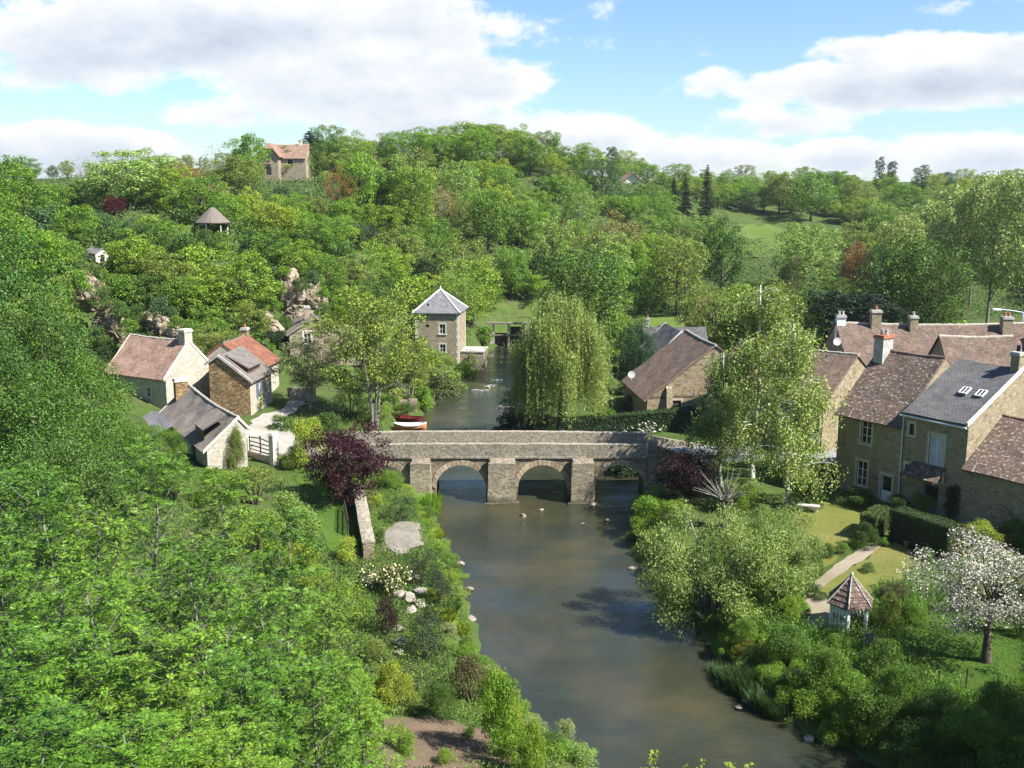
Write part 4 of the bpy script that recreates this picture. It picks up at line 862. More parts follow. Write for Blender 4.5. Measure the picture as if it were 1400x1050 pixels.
for k in range(4):
    H, Rr = 10, 2.9; mb = MB(); pts = [Vector((.25 * math.sin(i * .8 + k * 2), .22 * math.cos(i * .7 + k), H * .97 * i / 9)) for i in range(10)]; mb.tube(pts, [.14 * (1 - .88 * i / 9) + .012 for i in range(10)], 7)
    RP, RD = [], []
    for i in range(42):
        a = .18 + .80 * i / 42; j = min(8, int(a * 9)); p = pts[j].lerp(pts[j+1], a * 9 - j); th = i * 2.4 + rnd.uniform(-.4, .4); L_ = Rr * (1.1 - a) ** .55 * rnd.uniform(.65, 1.1) + .2
        q = [p + Vector((math.cos(th) * L_ * t, math.sin(th) * L_ * t, L_ * (.45 * t + .35 * t * t))) for t in (0, .35, .7, 1)]; mb.tube(q, [.04 * (1.15 - a), .028 * (1.15 - a) + .004, .014, .007], 4, False)
        for w in range(6):
            t = 1 if w == 0 else rnd.uniform(.3, 1); jj = min(2, int(t * 3)); b = q[jj].lerp(q[jj+1], t * 3 - jj); e = b if w == 0 else b + Vector((rnd.gauss(0, .3), rnd.gauss(0, .3), rnd.uniform(.05, .4)))
            if w: mb.tube([b, e], [.01, .006], 3, False)
            th0 = rnd.uniform(0, 6.3)
            for z in range(6): RP.append(e); a2 = th0 + z * 2 * PI / 6 + rnd.uniform(-.3, .3); RD.append((math.cos(a2), math.sin(a2), rnd.uniform(-.05, .75)))
    RP = np.array([tuple(v) for v in RP]); proto('ash', mb, pinnate(RP, np.array(RD), rng.uniform(.30, .52, len(RP))), H, Rr, 'bark_grey', 'ash_leaf')
# blossoming fruit tree
bl = crown_blobs(6, 3.1, 1.3, 60, .62, shape='wide'); mb = MB(); limbs(mb, (0, 0, 0), [b[0] for b in bl][:26], 1.4, .2); P, N = blob_points(bl, 4200, .2, rand=.9); P2, N2 = blob_points(bl, 9500, .3, rand=.8)
proto('blossom', mb, leaf_quads(P, N, .11, .6), 6, 3.1, blossomV=leaf_quads(P2, N2, .085, .9))
bl = crown_blobs(5.2, 2.5, .35, 70, .6); mb = MB()
for s in ((-.25, .1), (.2, -.1), (.05, .25), (.3, .2)): limbs(mb, (s[0] * .4, s[1] * .4, 0), [b[0] for b in rnd.sample(bl, 8)], .8, .07, s)
P, N = blob_points(bl, 15000, .2, rand=.8); proto('maple', mb, leaf_quads(P, N, .13, .6), 5.2, 2.5)
# riverside willow shrub, loose and silvery, with bare grey boughs
bl = []; mb = MB()
for i in range(72):
    a = rnd.uniform(0, 2*PI); q = math.sqrt(rnd.random()); z = rnd.uniform(.5, 4.6) * (1.08 - .5 * q * q); bl.append(((4.4*q*math.cos(a), 3.0*q*math.sin(a), z), rnd.uniform(.5, .95)))
for b in bl[:20]: mb.tube([(rnd.uniform(-.5, .5), rnd.uniform(-.3, .3), -.2), (b[0][0]*.35, b[0][1]*.35, b[0][2]*.65), (b[0][0]*.75, b[0][1]*.75, b[0][2]*.95), b[0]], [.1, .07, .04, .01], 5)
P, N = blob_points(bl, 36000, .25, rand=.7); proto('shrub_willow', mb, leaf_quads(P, N, .14, .34), 4.8, 4.4, 'bark_grey')
# alder-like tree with several slanting stems
for k in range(2):
    bl = crown_blobs(13.5, 4.9, 2.6, 66, 1.0, shape='round'); mb = MB(); 
    for s in ((-1.6, .3), (.3, -.4), (2.3, .3), (.9, .9)): limbs(mb, (s[0] * .12, s[1] * .12, -.2), [b[0] for b in rnd.sample(bl, 10)], 4, .13, s, wob=.2)
    P, N = blob_points(bl, 13000, .15, rand=.75); proto('alder', mb, leaf_quads(P, N, .21, .65), 13.5, 4.9, 'bark_grey')
# sprays for bushes with flowers
for k in range(2):
    bl = [((rnd.gauss(0, .45), rnd.gauss(0, .45), rnd.uniform(.3, 1.1)), rnd.uniform(.25, .42)) for _ in range(18)]; P, N = blob_points(bl, 1800, .3, rand=.8); P2, N2 = blob_points([(b[0], b[1] * 1.06) for b in bl], 520, .85, rand=.5); mb = MB(); mb.tube([(0, 0, -.2), (0, 0, .6)], [.04, .02], 5)
    proto('flower_bush', mb, leaf_quads(P, N, .10, .6), 1.5, 1.0, blossomV=leaf_quads(P2, N2, .09, .9))

CNT = {}
def plant(kind, name, x, y, h, w, color, label, cat='tree', group=None, z=None, rz=None, bcol=None, vi=None, tilt=0, sink=.1):
    vs = PROTO[kind]; i = CNT.get(kind, 0); CNT[kind] = i + 1; t, c, H, Rr, b = vs[(vi if vi is not None else i) % len(vs)]
    z = hz(x, y) if z is None else z; j = 1 + rnd.uniform(-.08, .08)
    e = empty(name, (x, y, z - sink), rnd.uniform(0, 2*PI) if rz is None else rz); e.scale = (w / Rr, w / Rr, h / H); e.rotation_euler[0] = tilt; tag(e, label, cat, group)
    soft = kind in ('bush', 'near_bush', 'fine_bush', 'loose_bush', 'flower_bush')
    if t: link('stems' if soft else 'trunk', t, e)
    o = link('foliage' if soft or kind in ('reeds', 'herbs') else 'crown', c, e); o.color = (color[0] * j, color[1] * j, color[2] * j, 1)
    if b: q = link('blossom', b, e); q.color = (*(bcol or (.75, .7, .66)), 1)
    return e
G_ = dict(bright=(.205,.32,.036), mid=(.138,.25,.034), deep=(.09,.165,.034), dark=(.046,.085,.03), blue=(.085,.15,.058), yellow=(.275,.36,.04), olive=(.195,.255,.055), rust=(.29,.17,.055), tan=(.30,.265,.12), fir=(.018,.038,.02), light=(.215,.33,.075), silver=(.29,.35,.155), purple=(.062,.02,.032), lime=(.31,.385,.05), fresh=(.17,.30,.032))
# finer-leaved crowns for trees that stand near
for k in range(4): mk_broad('leafy', 12, 5, 1.4, 46 + 4 * k, 1.25, 16000, .19, shell=.62, rand=.48, aspect=.6)
def TP(kind, name, px, top, wpx, color, label, base=None, d=None, cat='tree', group=None, bcol=None, sink=.1, tilt=0, vi=None):
    if d is None: x, y, z = G(px, base)
    else: x, y, _ = at_y(px, 300, d); z = hz(x, y); 
    fw = y * math.cos(TH) + (CAM_H - z) * math.sin(TH)
    if d is not None: x = (px - 700) / FPX * fw; z = hz(x, y)
    h = max(.35, at_y(px, top, y)[2] - z); w = wpx / 2 * fw / FPX
    c = G_[color] if isinstance(color, str) else color
    return plant(kind, name, x, y, h, w, c, label, cat, group, z=z, bcol=bcol, sink=sink, tilt=tilt, vi=vi)

HUT = True
# ---------------- foreground slope: young ash trees
ASH = [(95, 640, 31, 175), (225, 596, 37, 150), (318, 640, 38, 130), (405, 700, 34, 140), (40, 735, 24, 190), (170, 690, 27, 200), (285, 735, 26, 190), (375, 790, 27, 170), (455, 800, 31, 130), (10, 850, 18, 230), (130, 840, 19.5, 230), (250, 850, 20, 220), (345, 880, 22, 200), (440, 890, 25, 170), (500, 915, 29, 120), (75, 960, 15, 260), (200, 965, 16.5, 240), (320, 985, 18.5, 220), (5, 640, 34, 150), (150, 770, 23, 190)]
for i, (px, tp, d, w) in enumerate(ASH):
    TP('ash', 'ash_tree', px, tp, w, ((.085, .185, .02), (.105, .215, .022), (.13, .235, .024))[i % 3], 'young ash tree with feathery pinnate leaves on the slope below the viewpoint', d=d, group='young ash trees on the near slope', sink=.4)
# ---------------- tall leafy trees at the left edge
for px, tp, w, d, c in [(20, 312, 200, 66, (.075, .165, .028)), (70, 395, 150, 62, 'deep'), (135, 470, 130, 60, (.1, .2, .03)), (55, 500, 190, 52, (.085, .175, .028)), (168, 555, 120, 57, (.1, .2, .03)), (5, 430, 130, 54, (.07, .15, .028)), (120, 580, 150, 46, 'deep'), (20, 600, 180, 42, (.085, .175, .028)), (-60, 370, 200, 58, (.07, .155, .028)), (215, 575, 80, 66, (.12, .22, .03))]:
    TP('leafy', 'broadleaf_tree', px, tp, w, c, 'tall dense green broadleaf tree crowding the left edge beside the cottages', d=d, group='dense trees at the left edge')
# ---------------- single trees
TP('maple', 'purple_maple', 474, 576, 112, 'purple', 'purple leaved tree on the lawn at the left end of the bridge', base=690, cat='tree')
TP('maple', 'purple_bush', 938, 612, 78, (.03, .012, .018), 'dark purple shrub beside the right end of the bridge', base=690, cat='shrub')
TP('weeping_willow', 'weeping_willow', 768, 396, 164, (.27, .345, .10), 'golden green weeping willow hanging over the river behind the bridge', base=586)
TP('alder', 'alder_tree', 512, 384, 165, (.215, .285, .05), 'tall yellow green tree with leaning stems between the red boat and the white road', base=589)
TP('alder', 'alder_tree', 425, 455, 105, (.22, .245, .12), 'thin olive grey tree half hiding the small house under the cliff', base=560)
TP('alder', 'alder_tree', 560, 455, 95, (.2, .24, .055), 'slender leaning tree at the water edge in front of the mill', base=545)
TP('birch', 'birch_tree', 1030, 388, 178, (.29, .37, .12), 'tall birch with thin white stem in front of the street house, left of the pair', base=652)
TP('birch', 'birch_tree', 1075, 440, 140, (.29, .37, .11), 'leaning birch with pale green drooping twigs, right of the pair before the street house', base=690)
TP('birch', 'birch_tree', 985, 480, 112, (.2, .28, .085), 'shorter birch drooping over the dark purple shrub', base=665)
TP('blossom', 'blossom_tree', 1348, 733, 205, (.06, .1, .03), 'round fruit tree covered in white blossom in the orchard', base=905, bcol=(.60, .56, .51))
TP('leafy', 'yew_bush', 868, 430, 62, (.03, .085, .03), 'dense dark green rounded tree between the weeping willow and the barn', base=535)
TP('leafy', 'laurel_tree', 722, 520, 90, (.035, .075, .03), 'dark green leafy shrub at the foot of the weeping willow', base=592, cat='shrub')
TP('shrub_willow', 'riverside_willow', 972, 692, 228, (.25, .34, .11), 'wide silvery green willow shrub leaning over the right bank', base=842, cat='shrub')
TP('shrub_willow', 'riverside_willow', 1072, 690, 128, (.25, .34, .12), 'second grey green willow shrub standing between the lawn and the pollard stump', base=800, cat='shrub')
# ---------------- bushes and shrubs: (kind, px, base, top, width, colour, label)
BU = [('bush', 425, 640, 566, 62, 'lime', 'yellow green shrub between the gate and the purple tree'),
 ('bush', 385, 588, 566, 40, 'deep', 'low clipped round shrub in the bend of the white road'),
 ('bush', 323, 640, 582, 30, 'olive', 'narrow upright shrub beside the gable of the low cottage'),
 ('loose_bush', 350, 690, 632, 110, 'olive', 'feathery grey green shrub below the iron gate'),
 ('bush', 330, 505, 452, 56, 'deep', 'round dark shrub behind the red roofed cottage'), ('bush', 378, 475, 448, 40, 'dark', 'dark bush between the red roof and the small house'),
 ('bush', 350, 560, 525, 24, 'fresh', 'green climber at the foot of the pale cottage wall'),
 ('fine_bush', 500, 700, 684, 22, (.1, .1, .05), 'small leafless shrub at the top of the garden wall'),
 ('herbs', 585, 700, 672, 42, 'fresh', 'bright green plant clump against the left bridge pier'),
 ('loose_bush', 545, 712, 676, 62, 'blue', 'grey green spreading shrub beside the left bridge pier'),
 ('fine_bush', 512, 690, 672, 30, 'lime', 'small lime green plant beside the purple tree trunk'),
 ('fine_bush', 518, 742, 722, 26, 'deep', 'small dark plant at the edge of the gravel terrace'),
 ('flower_bush', 532, 808, 760, 62, (.1, .14, .04), 'bush of cream yellow flowers below the end of the garden wall'),
 ('loose_bush', 578, 800, 748, 60, (.05, .075, .04), 'dark grey green shrub on the bank below the gravel terrace'),
 ('loose_bush', 600, 830, 778, 55, (.055, .085, .05), 'dark leafy shrub on the bank beside the tumbled stones'),
 ('fine_bush', 528, 868, 812, 46, (.05, .03, .03), 'maroon leaved shrub beside the tumbled stones'),
 ('loose_bush', 582, 900, 832, 80, (.06, .095, .05), 'shrub sprinkled with white flowers on the left bank'),
 ('fine_bush', 515, 905, 868, 45, 'olive', 'olive shrub at the foot of the tumbled stones'),
 ('bush', 535, 965, 898, 70, 'lime', 'yellow green bush at the top of the bare soil patch'),
 ('bush', 480, 985, 900, 90, 'bright', 'broad light green bush left of the bare soil patch'),
 ('bush', 600, 985, 925, 55, 'deep', 'dark green bush at the back of the bare soil patch'),
 ('fine_bush', 645, 960, 898, 80, (.13, .115, .05), 'straggly tan shrub on the left bank near the water'),
 ('bush', 685, 1035, 915, 85, 'fresh', 'upright leafy bush at the water edge beside the bare soil'),
 ('bush', 455, 665, 640, 40, 'lime', 'small yellow green bush behind the lawn'),
 ('fine_bush', 478, 770, 732, 50, 'lime', 'yellow flowering shrub at the lower end of the lawn'),
 ('bush', 892, 716, 676, 70, 'fresh', 'bright green mound of leafy plants below the right end of the bridge'),
 ('bush', 925, 715, 680, 60, 'bright', 'yellow green plants between the bridge and the purple shrub'),
 ('fine_bush', 1000, 865, 828, 50, 'deep', 'dark bush under the willow shrub at the water edge'),
 ('bush', 1102, 695, 648, 52, (.05, .1, .02), 'glossy green shrub at the left end of the house lawn'),
 ('bush', 1172, 692, 662, 60, 'deep', 'low dark shrub under the mullioned windows'), ('bush', 1228, 705, 675, 50, (.05, .095, .02), 'leafy shrub beside the small white door'), ('bush', 1265, 700, 670, 48, 'bright', 'light green shrub below the canopied door'), ('bush', 1300, 712, 660, 40, 'dark', 'dark climber rising beside the canopied door'),
 ('bush', 1182, 748, 710, 44, (.06, .115, .025), 'rounded laurel at the corner between the two lawns'), ('fine_bush', 1208, 748, 733, 17, 'fresh', 'small round plant in front of the laurel'), ('fine_bush', 1266, 766, 746, 22, 'mid', 'small green plant at the right end of the lower lawn'), ('fine_bush', 1186, 782, 766, 24, 'deep', 'isolated low plant in the middle of the lower lawn'),
 ('bush', 1128, 762, 740, 30, 'deep', 'dark border plant beside the upper garden path'), ('bush', 1110, 785, 752, 34, 'deep', 'border plant where the garden path leaves the willow shrub'), ('fine_bush', 1150, 756, 738, 28, 'mid', 'border plant halfway along the garden path'), ('fine_bush', 1168, 748, 734, 22, 'fresh', 'fresh green border plant next to the laurel'),
 ('bush', 1112, 818, 796, 40, (.055, .1, .022), 'low green hedge plant beside the gazebo roof'), ('bush', 1090, 842, 808, 40, 'fresh', 'bright bush at the left of the beaten patio'), ('fine_bush', 1222, 822, 790, 52, (.12, .125, .06), 'feathery grey green shrub right of the gazebo'), ('bush', 1210, 860, 806, 45, 'olive', 'olive shrub touching the right side of the gazebo'), ('bush', 1245, 852, 818, 50, 'mid', 'green shrub between the gazebo and the blossom tree'), ('fine_bush', 1192, 888, 862, 34, (.22, .25, .22), 'pale silver leaved plant below the gazebo'),
 ('bush', 1335, 745, 712, 70, 'yellow', 'golden clipped shrub behind the blossom tree'), ('bush', 1385, 742, 705, 50, 'mid', 'green shrub under the outbuilding wall'), ('fine_bush', 1300, 760, 735, 50, (.14, .1, .03), 'yellow tinged low shrub behind the blossom tree'),
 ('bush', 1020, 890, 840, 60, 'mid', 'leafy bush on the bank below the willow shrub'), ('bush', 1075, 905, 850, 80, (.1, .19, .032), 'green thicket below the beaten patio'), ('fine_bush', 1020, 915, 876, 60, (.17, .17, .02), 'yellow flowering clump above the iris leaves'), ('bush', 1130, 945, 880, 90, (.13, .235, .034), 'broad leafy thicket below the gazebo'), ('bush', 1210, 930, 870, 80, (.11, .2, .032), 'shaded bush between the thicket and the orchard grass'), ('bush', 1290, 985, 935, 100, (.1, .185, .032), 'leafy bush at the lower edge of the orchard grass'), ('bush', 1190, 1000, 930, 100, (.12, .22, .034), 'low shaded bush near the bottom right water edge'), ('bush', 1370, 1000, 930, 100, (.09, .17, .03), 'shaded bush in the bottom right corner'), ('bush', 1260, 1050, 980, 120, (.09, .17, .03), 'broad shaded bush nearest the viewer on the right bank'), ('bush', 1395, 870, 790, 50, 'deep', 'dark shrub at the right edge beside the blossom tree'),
 ('flower_bush', 872, 592, 572, 60, (.09, .13, .05), 'white flowering bush in front of the laurel hedge'), ('bush', 862, 560, 538, 38, (.12, .12, .05), 'pale flowering shrub in front of the barn'), ('bush', 862, 538, 518, 44, (.07, .09, .04), 'flat topped shrub left of the barn roof'), ('bush', 893, 560, 536, 26, 'fresh', 'green climber on the barn gable'),
 ('bush', 640, 500, 476, 50, 'fresh', 'tall green plants along the bank below the mill'), ('bush', 600, 545, 505, 60, (.11, .14, .05), 'grey green bank bush between the mill and the leaning tree'), ('bush', 575, 560, 525, 40, 'fresh', 'green bush above the stone abutment in the river'), ('bush', 560, 525, 488, 60, 'olive', 'olive bush in front of the mill wall'), ('bush', 660, 470, 445, 44, 'mid', 'green bush between the mill and the sluice'), ('bush', 585, 500, 480, 50, 'bright', 'light bush at the foot of the mill wall'),
 ('bush', 530, 668, 640, 50, 'fresh', 'grassy green bush seen through the leftmost arch')]
BU += [('bush', 150, 345, 305, 60, 'deep', 'deep green bush on the slope under the pale green tree'), ('bush', 190, 350, 308, 64, 'mid', 'rounded green bush below the copper red shrub'), ('bush', 228, 345, 300, 60, 'fresh', 'fresh bush midway between the shed and the thatched shelter'), ('bush', 250, 358, 318, 54, 'deep', 'dark bush downhill of the thatched shelter'), ('bush', 205, 325, 290, 50, 'bright', 'bright bush tucked under the pale green tree on its right'), ('bush', 140, 320, 288, 50, 'blue', 'bluish bush tucked under the pale green tree on its left'), ('bush', 165, 372, 335, 50, 'olive', 'olive bush right of the tiny shed'),
 ('near_bush', 1165, 965, 922, 90, 'fresh', 'sunlit leafy mound between the water edge and the thicket'), ('near_bush', 1090, 960, 915, 70, 'fresh', 'fresh green mound beside the iris leaves'), ('near_bush', 1235, 965, 905, 90, 'mid', 'leafy mound under the orchard stakes'), ('near_bush', 1330, 1030, 965, 110, 'mid', 'large leafy mound in the shaded corner of the right bank'), ('near_bush', 1150, 1010, 965, 70, 'fresh', 'fresh mound overhanging the water near the bottom right'),
 ('fine_bush', 785, 694, 676, 20, 'fresh', 'tuft of green growing at the foot of the right bridge pier'), ('bush', 282, 335, 312, 40, 'deep', 'dark bush in front of the thatched shelter'), ('bush', 305, 335, 314, 36, 'mid', 'green bush at the right foot of the thatched shelter'), ('bush', 395, 740, 668, 95, 'light', 'pale green shrub on the near side of the river lawn'), ('loose_bush', 350, 760, 690, 100, 'bright', 'loose bright shrub under the ash trees beside the low cottage'), ('bush', 300, 690, 640, 80, 'fresh', 'fresh green bush hiding the foot of the low cottage gable'), ('bush', 240, 680, 622, 70, 'mid', 'green bush under the slate lean-to of the low cottage'),
 ('bush', 415, 800, 740, 80, 'yellow', 'yellowish bush between the ash trees and the river lawn'), ('loose_bush', 470, 850, 790, 90, 'bright', 'bright loose shrub left of the cream flowered bush'), ('bush', 450, 600, 560, 40, 'deep', 'dark bush behind the purple tree'), ('bush', 405, 640, 606, 44, 'olive', 'brownish bush between the gate post and the yellow green shrub'),
 ('loose_bush', 480, 570, 520, 70, 'silver', 'silvery shrub beside the end of the white road'), ('bush', 640, 520, 494, 44, 'bright', 'bright bank bush below the mill corner'), ('bush', 612, 535, 505, 50, 'light', 'pale bank bush upstream of the stone abutment'), ('loose_bush', 540, 540, 495, 70, 'silver', 'grey green loose shrub between the tall tree and the mill'),
 ('bush', 700, 600, 560, 60, 'dark', 'dark leafy bush where the willow meets the far parapet'), ('bush', 830, 590, 556, 40, 'mid', 'green bush between the willow and the laurel hedge'), ('bush', 880, 545, 520, 34, 'yellow', 'yellow green bush before the barn wall'),
 ('bush', 1045, 740, 690, 60, 'light', 'pale bush at the foot of the right birch'), ('bush', 1010, 700, 650, 60, 'bright', 'green bush between the birch stems'), ('bush', 1085, 660, 620, 60, 'mid', 'green bush hiding the street wall under the birch'), ('bush', 1040, 820, 770, 70, 'fresh', 'fresh bush between the willow shrub and the garden path'), ('bush', 1075, 850, 812, 44, 'bright', 'bright leafy bush left of the patio corner'),
 ('bush', 1060, 940, 905, 70, 'fresh', 'sunlit bush above the right bank stones'), ('loose_bush', 1105, 985, 945, 90, 'fresh', 'loose sunlit shrub nearest the right water edge'), ('bush', 1150, 900, 866, 60, 'mid', 'light green bush below the gazebo stake'), ('bush', 1000, 900, 862, 50, 'fresh', 'bright bush above the dark willow roots'),
 ('fine_bush', 560, 1030, 1000, 40, 'fresh', 'small leafy seedling patch in the bare soil'), ('fine_bush', 610, 1045, 1018, 34, 'bright', 'low seedling clump at the front of the bare soil'), ('fine_bush', 640, 1010, 992, 26, 'mid', 'low weed clump at the right of the bare soil'), ('bush', 722, 1060, 985, 60, 'bright', 'light leafy bush at the bottom edge beside the water'), ('loose_bush', 545, 1020, 985, 60, 'bright', 'straggly green plants at the left of the bare soil')]
for k, px, b, t, w, c, lab in BU:
    if k == 'bush' and b > 630: k = 'near_bush'
    TP(k, {'herbs': 'leafy_plant', 'flower_bush': 'flowering_bush'}.get(k, 'shrub'), px, t, w, c, lab, base=b, cat='plant' if k == 'herbs' else 'shrub', bcol=(.72, .66, .36) if 'yellow' in lab else (.7, .7, .62))
for i_, (bx_, by_) in enumerate(((7.0, 82.6), (9.2, 81.6))): plant('bush', 'shrub', bx_, by_, 1.9, 1.7, G_['dark'], ['dark bush added to darken the rightmost arch, nearer the pier', 'dark bush added to darken the rightmost arch, nearer the bank'][i_], 'shrub')  # bushes added so the view through the arch reads dark
# reeds and bank plants in loose ranks
for i in range(26):
    px, py = [(1002 + 9 * (i % 5) + rnd.uniform(-5, 5), 935 + 7 * (i % 4)), (985 + i * 3.2, 925 + i * 2.2)][i % 2]; x, y, z = G(px, py); plant('reeds', 'iris_clump', x, y, rnd.uniform(.8, 1.15), rnd.uniform(.6, .9), (.06, .115, .04), 'clump of sword shaped iris leaves at the right water edge', 'plant', 'iris clumps on the right bank')
RED = [tuple(p) for p in LB[2:7]] + [tuple(p) for p in LB[7:14]]
for s, n, lab, gp in ((LB[1:7], 44, 'leafy bank plant along the left water edge below the bridge', 'bank plants on the left below the bridge'), (LB[8:16], 46, 'tall green bank plant along the left water edge beyond the bridge', 'bank plants on the left beyond the bridge'), (RB[10:19], 46, 'leafy bank plant along the right water edge', 'bank plants on the right edge')):
    for i in range(n):
        t = i / n * (len(s) - 1.001); j = int(t); a, b = s[j], s[j+1]; u = t - j; x, y = a[0] + (b[0]-a[0]) * u, a[1] + (b[1]-a[1]) * u; nx_, ny_ = nrm((b[1]-a[1], -(b[0]-a[0]))); o = rnd.uniform(.5, 2.2); x -= nx_ * o; y -= ny_ * o
        if BY - 1.6 < y < BY + 3.8: continue
        kd = rnd.choice(['herbs', 'fine_bush', 'loose_bush', 'near_bush', 'fine_bush']); plant(kd, 'bank_plant', x, y, rnd.uniform(.35, .7) if kd == 'herbs' else rnd.uniform(.5, 1.3), rnd.uniform(.6, 1.2), G_[rnd.choice(['fresh', 'mid', 'bright', 'light', 'yellow', 'deep', 'silver', 'olive'])], lab, 'plant', gp)
# plants springing up at the very bottom of the picture, on the slope under the viewpoint
for px, tp, d, w in [(880, 1024, 9, 90), (938, 1020, 9.5, 70), (985, 1018, 9, 110), (1130, 1040, 8.5, 40)]:
    TP('ash', 'sapling', px, tp, w, 'yellow', 'thin sapling top rising at the bottom edge in front of the river', d=d, group='sapling tops at the bottom edge', sink=.3)

# ---------------- landmarks on the hills: (kind, name, px, top, w, depth, colour, label)
SKY = [('conifer', 'fir_tree', 425, 178, 92, 262, 'fir', 'dark ragged fir standing behind the villa'), ('round_tree', 'lime_tree', 178, 201, 132, 160, (.29, .42, .12), 'large pale green tree rising above the left slope'),
 ('bare', 'bare_tree', 112, 212, 46, 185, 'tan', 'thin leafless tree on the left skyline'), ('bare', 'bare_tree', 298, 192, 50, 215, 'tan', 'pale leafless tree on the skyline left of the villa'), ('oak', 'oak_tree', 12, 206, 84, 150, 'mid', 'bright green tree on the skyline at the left edge'),
 ('conifer', 'yew_tree', 100, 250, 90, 150, 'dark', 'dark evergreen below the thin leafless tree'), ('maple', 'copper_tree', 157, 265, 34, 152, (.09, .02, .025), 'copper red shrub in front of the pale green tree'),
 ('budding', 'budding_tree', 250, 222, 90, 190, 'rust', 'russet tree in new leaf on the left skyline'), ('budding', 'budding_tree', 285, 245, 70, 170, 'tan', 'tan tree in new leaf above the thatched shelter'), ('oak', 'oak_tree', 338, 214, 60, 258, 'bright', 'bright tree left of the villa on the skyline'),
 ('oak', 'oak_tree', 655, 166, 120, 290, 'bright', 'tallest round tree on the crown of the hill'), ('oak', 'oak_tree', 575, 176, 90, 285, 'fresh', 'light green tree on the hilltop left of the tallest'), ('round_tree', 'oak_tree', 500, 192, 80, 265, 'bright', 'bushy bright tree on the hilltop right of the fir'), ('bare', 'bare_tree', 612, 172, 60, 292, 'olive', 'thin leaved tree between two hilltop trees'),
 ('column', 'cypress', 750, 195, 14, 330, 'fir', 'leftmost of the dark cypresses on the skyline'), ('conifer', 'cypress', 761, 203, 24, 332, 'fir', 'middle dark conifer of the skyline trio'), ('column', 'cypress', 770, 206, 12, 334, 'fir', 'small dark cypress on the skyline right of the trio conifer'), ('column', 'poplar_tree', 837, 200, 16, 335, 'blue', 'slim solitary poplar on the skyline above the chalet'),
 ('conifer', 'fir_tree', 965, 224, 34, 275, 'fir', 'broad dark fir among the ridge trees right of the chalet'), ('conifer', 'fir_tree', 920, 240, 28, 268, 'fir', 'dark fir immediately left of the broadest fir'), ('conifer', 'fir_tree', 936, 235, 26, 278, 'dark', 'grey green fir between the two darkest firs'),
 ('column', 'poplar_tree', 1201, 214, 13, 380, 'dark', 'leftmost lombardy poplar of the far right skyline'), ('column', 'poplar_tree', 1217, 220, 13, 385, 'dark', 'second lombardy poplar of the far right skyline'), ('column', 'poplar_tree', 1259, 225, 22, 370, 'deep', 'broad lombardy poplar at the right of the far skyline'),
 ('oak', 'oak_tree', 1108, 233, 64, 290, 'mid', 'dense green tree at the top of the hill meadow'), ('oak', 'oak_tree', 1065, 230, 60, 300, 'olive', 'open green tree on the skyline above the hill meadow'), ('round_tree', 'chestnut_tree', 985, 297, 72, 180, (.075, .15, .025), 'bright upright chestnut at the left edge of the hill meadow'),
 ('budding', 'budding_tree', 840, 288, 95, 195, (.28, .26, .09), 'large golden olive tree in new leaf above the weeping willow'), ('budding', 'budding_tree', 765, 298, 62, 190, (.2, .19, .07), 'slender olive tree in new leaf left of the golden one'), ('bare', 'bare_tree', 935, 300, 60, 185, 'tan', 'brownish thin tree between the golden tree and the chestnut'),
 ('budding', 'copper_tree', 690, 320, 40, 205, (.2, .09, .03), 'small orange brown tree on the wooded hill above the mill'), ('budding', 'copper_tree', 1165, 332, 56, 165, (.19, .085, .04), 'copper orange tree below the hill meadow'), ('maple', 'copper_tree', 1195, 398, 40, 128, (.06, .015, .03), 'dark purple tree above the village roofs'),
 ('tall_tree', 'ash_grove_tree', 1098, 305, 90, 170, 'light', 'pale green tree in front of the hill meadow'), ('birch', 'birch_tree', 1080, 348, 60, 150, (.13, .16, .05), 'small white stemmed birch before the hill meadow'),
 ('column', 'yew_tree', 1155, 398, 74, 112, 'fir', 'dark conifer immediately behind the village chimneys'), ('leafy', 'chestnut_tree', 1268, 345, 110, 122, (.07, .125, .02), 'dense bright tree in shade behind the sagging roof'), ('column', 'yew_tree', 1197, 402, 70, 116, (.025, .045, .02), 'drooping dark conifer right of the one behind the chimneys'), ('column', 'yew_tree', 1118, 396, 56, 125, 'dark', 'dark conifer left of the village chimneys'),
 ('poplar', 'aspen_tree', 1225, 296, 70, 150, (.27, .34, .12), 'thin poplar left of the tall riverside poplars'), ('poplar', 'aspen_tree', 1298, 256, 78, 140, (.31, .39, .16), 'tall pale poplar with bare lower trunk, left of three at the right edge'), ('poplar', 'aspen_tree', 1348, 236, 82, 136, (.32, .40, .17), 'tallest pale poplar, middle of three at the right edge'), ('poplar', 'aspen_tree', 1398, 230, 92, 130, (.29, .37, .15), 'pale poplar cut by the right edge of the view'), ('poplar', 'aspen_tree', 1262, 276, 70, 160, (.25, .33, .13), 'slim poplar behind the dense shaded tree'), ('poplar', 'aspen_tree', 1325, 260, 70, 165, (.23, .31, .12), 'poplar behind the three tall pale ones'),
 ('oak', 'oak_tree', 664, 384, 62, 167, 'mid', 'leafy tree on the grass between the mill and the sluice'), ('budding', 'budding_tree', 688, 368, 64, 178, 'olive', 'olive tree in new leaf behind the sluice'), ('round_tree', 'lime_tree', 722, 372, 70, 176, 'fresh', 'fresh rounded tree behind the top of the weeping willow'), ('tall_tree', 'beech_tree', 648, 372, 46, 176, 'deep', 'deep green tree behind the right corner of the mill'), ('oak', 'oak_tree', 880, 372, 70, 178, 'mid', 'leafy tree at the far edge of the valley meadow'), ('oak', 'oak_tree', 1180, 258, 60, 300, 'olive', 'round olive tree under the far poplars'), ('oak', 'oak_tree', 1235, 250, 70, 300, 'mid', 'green tree under the far poplars'), ('round_tree', 'oak_tree', 1170, 300, 64, 215, 'olive', 'soft olive tree at the right end of the hill meadow')]
fixed = []
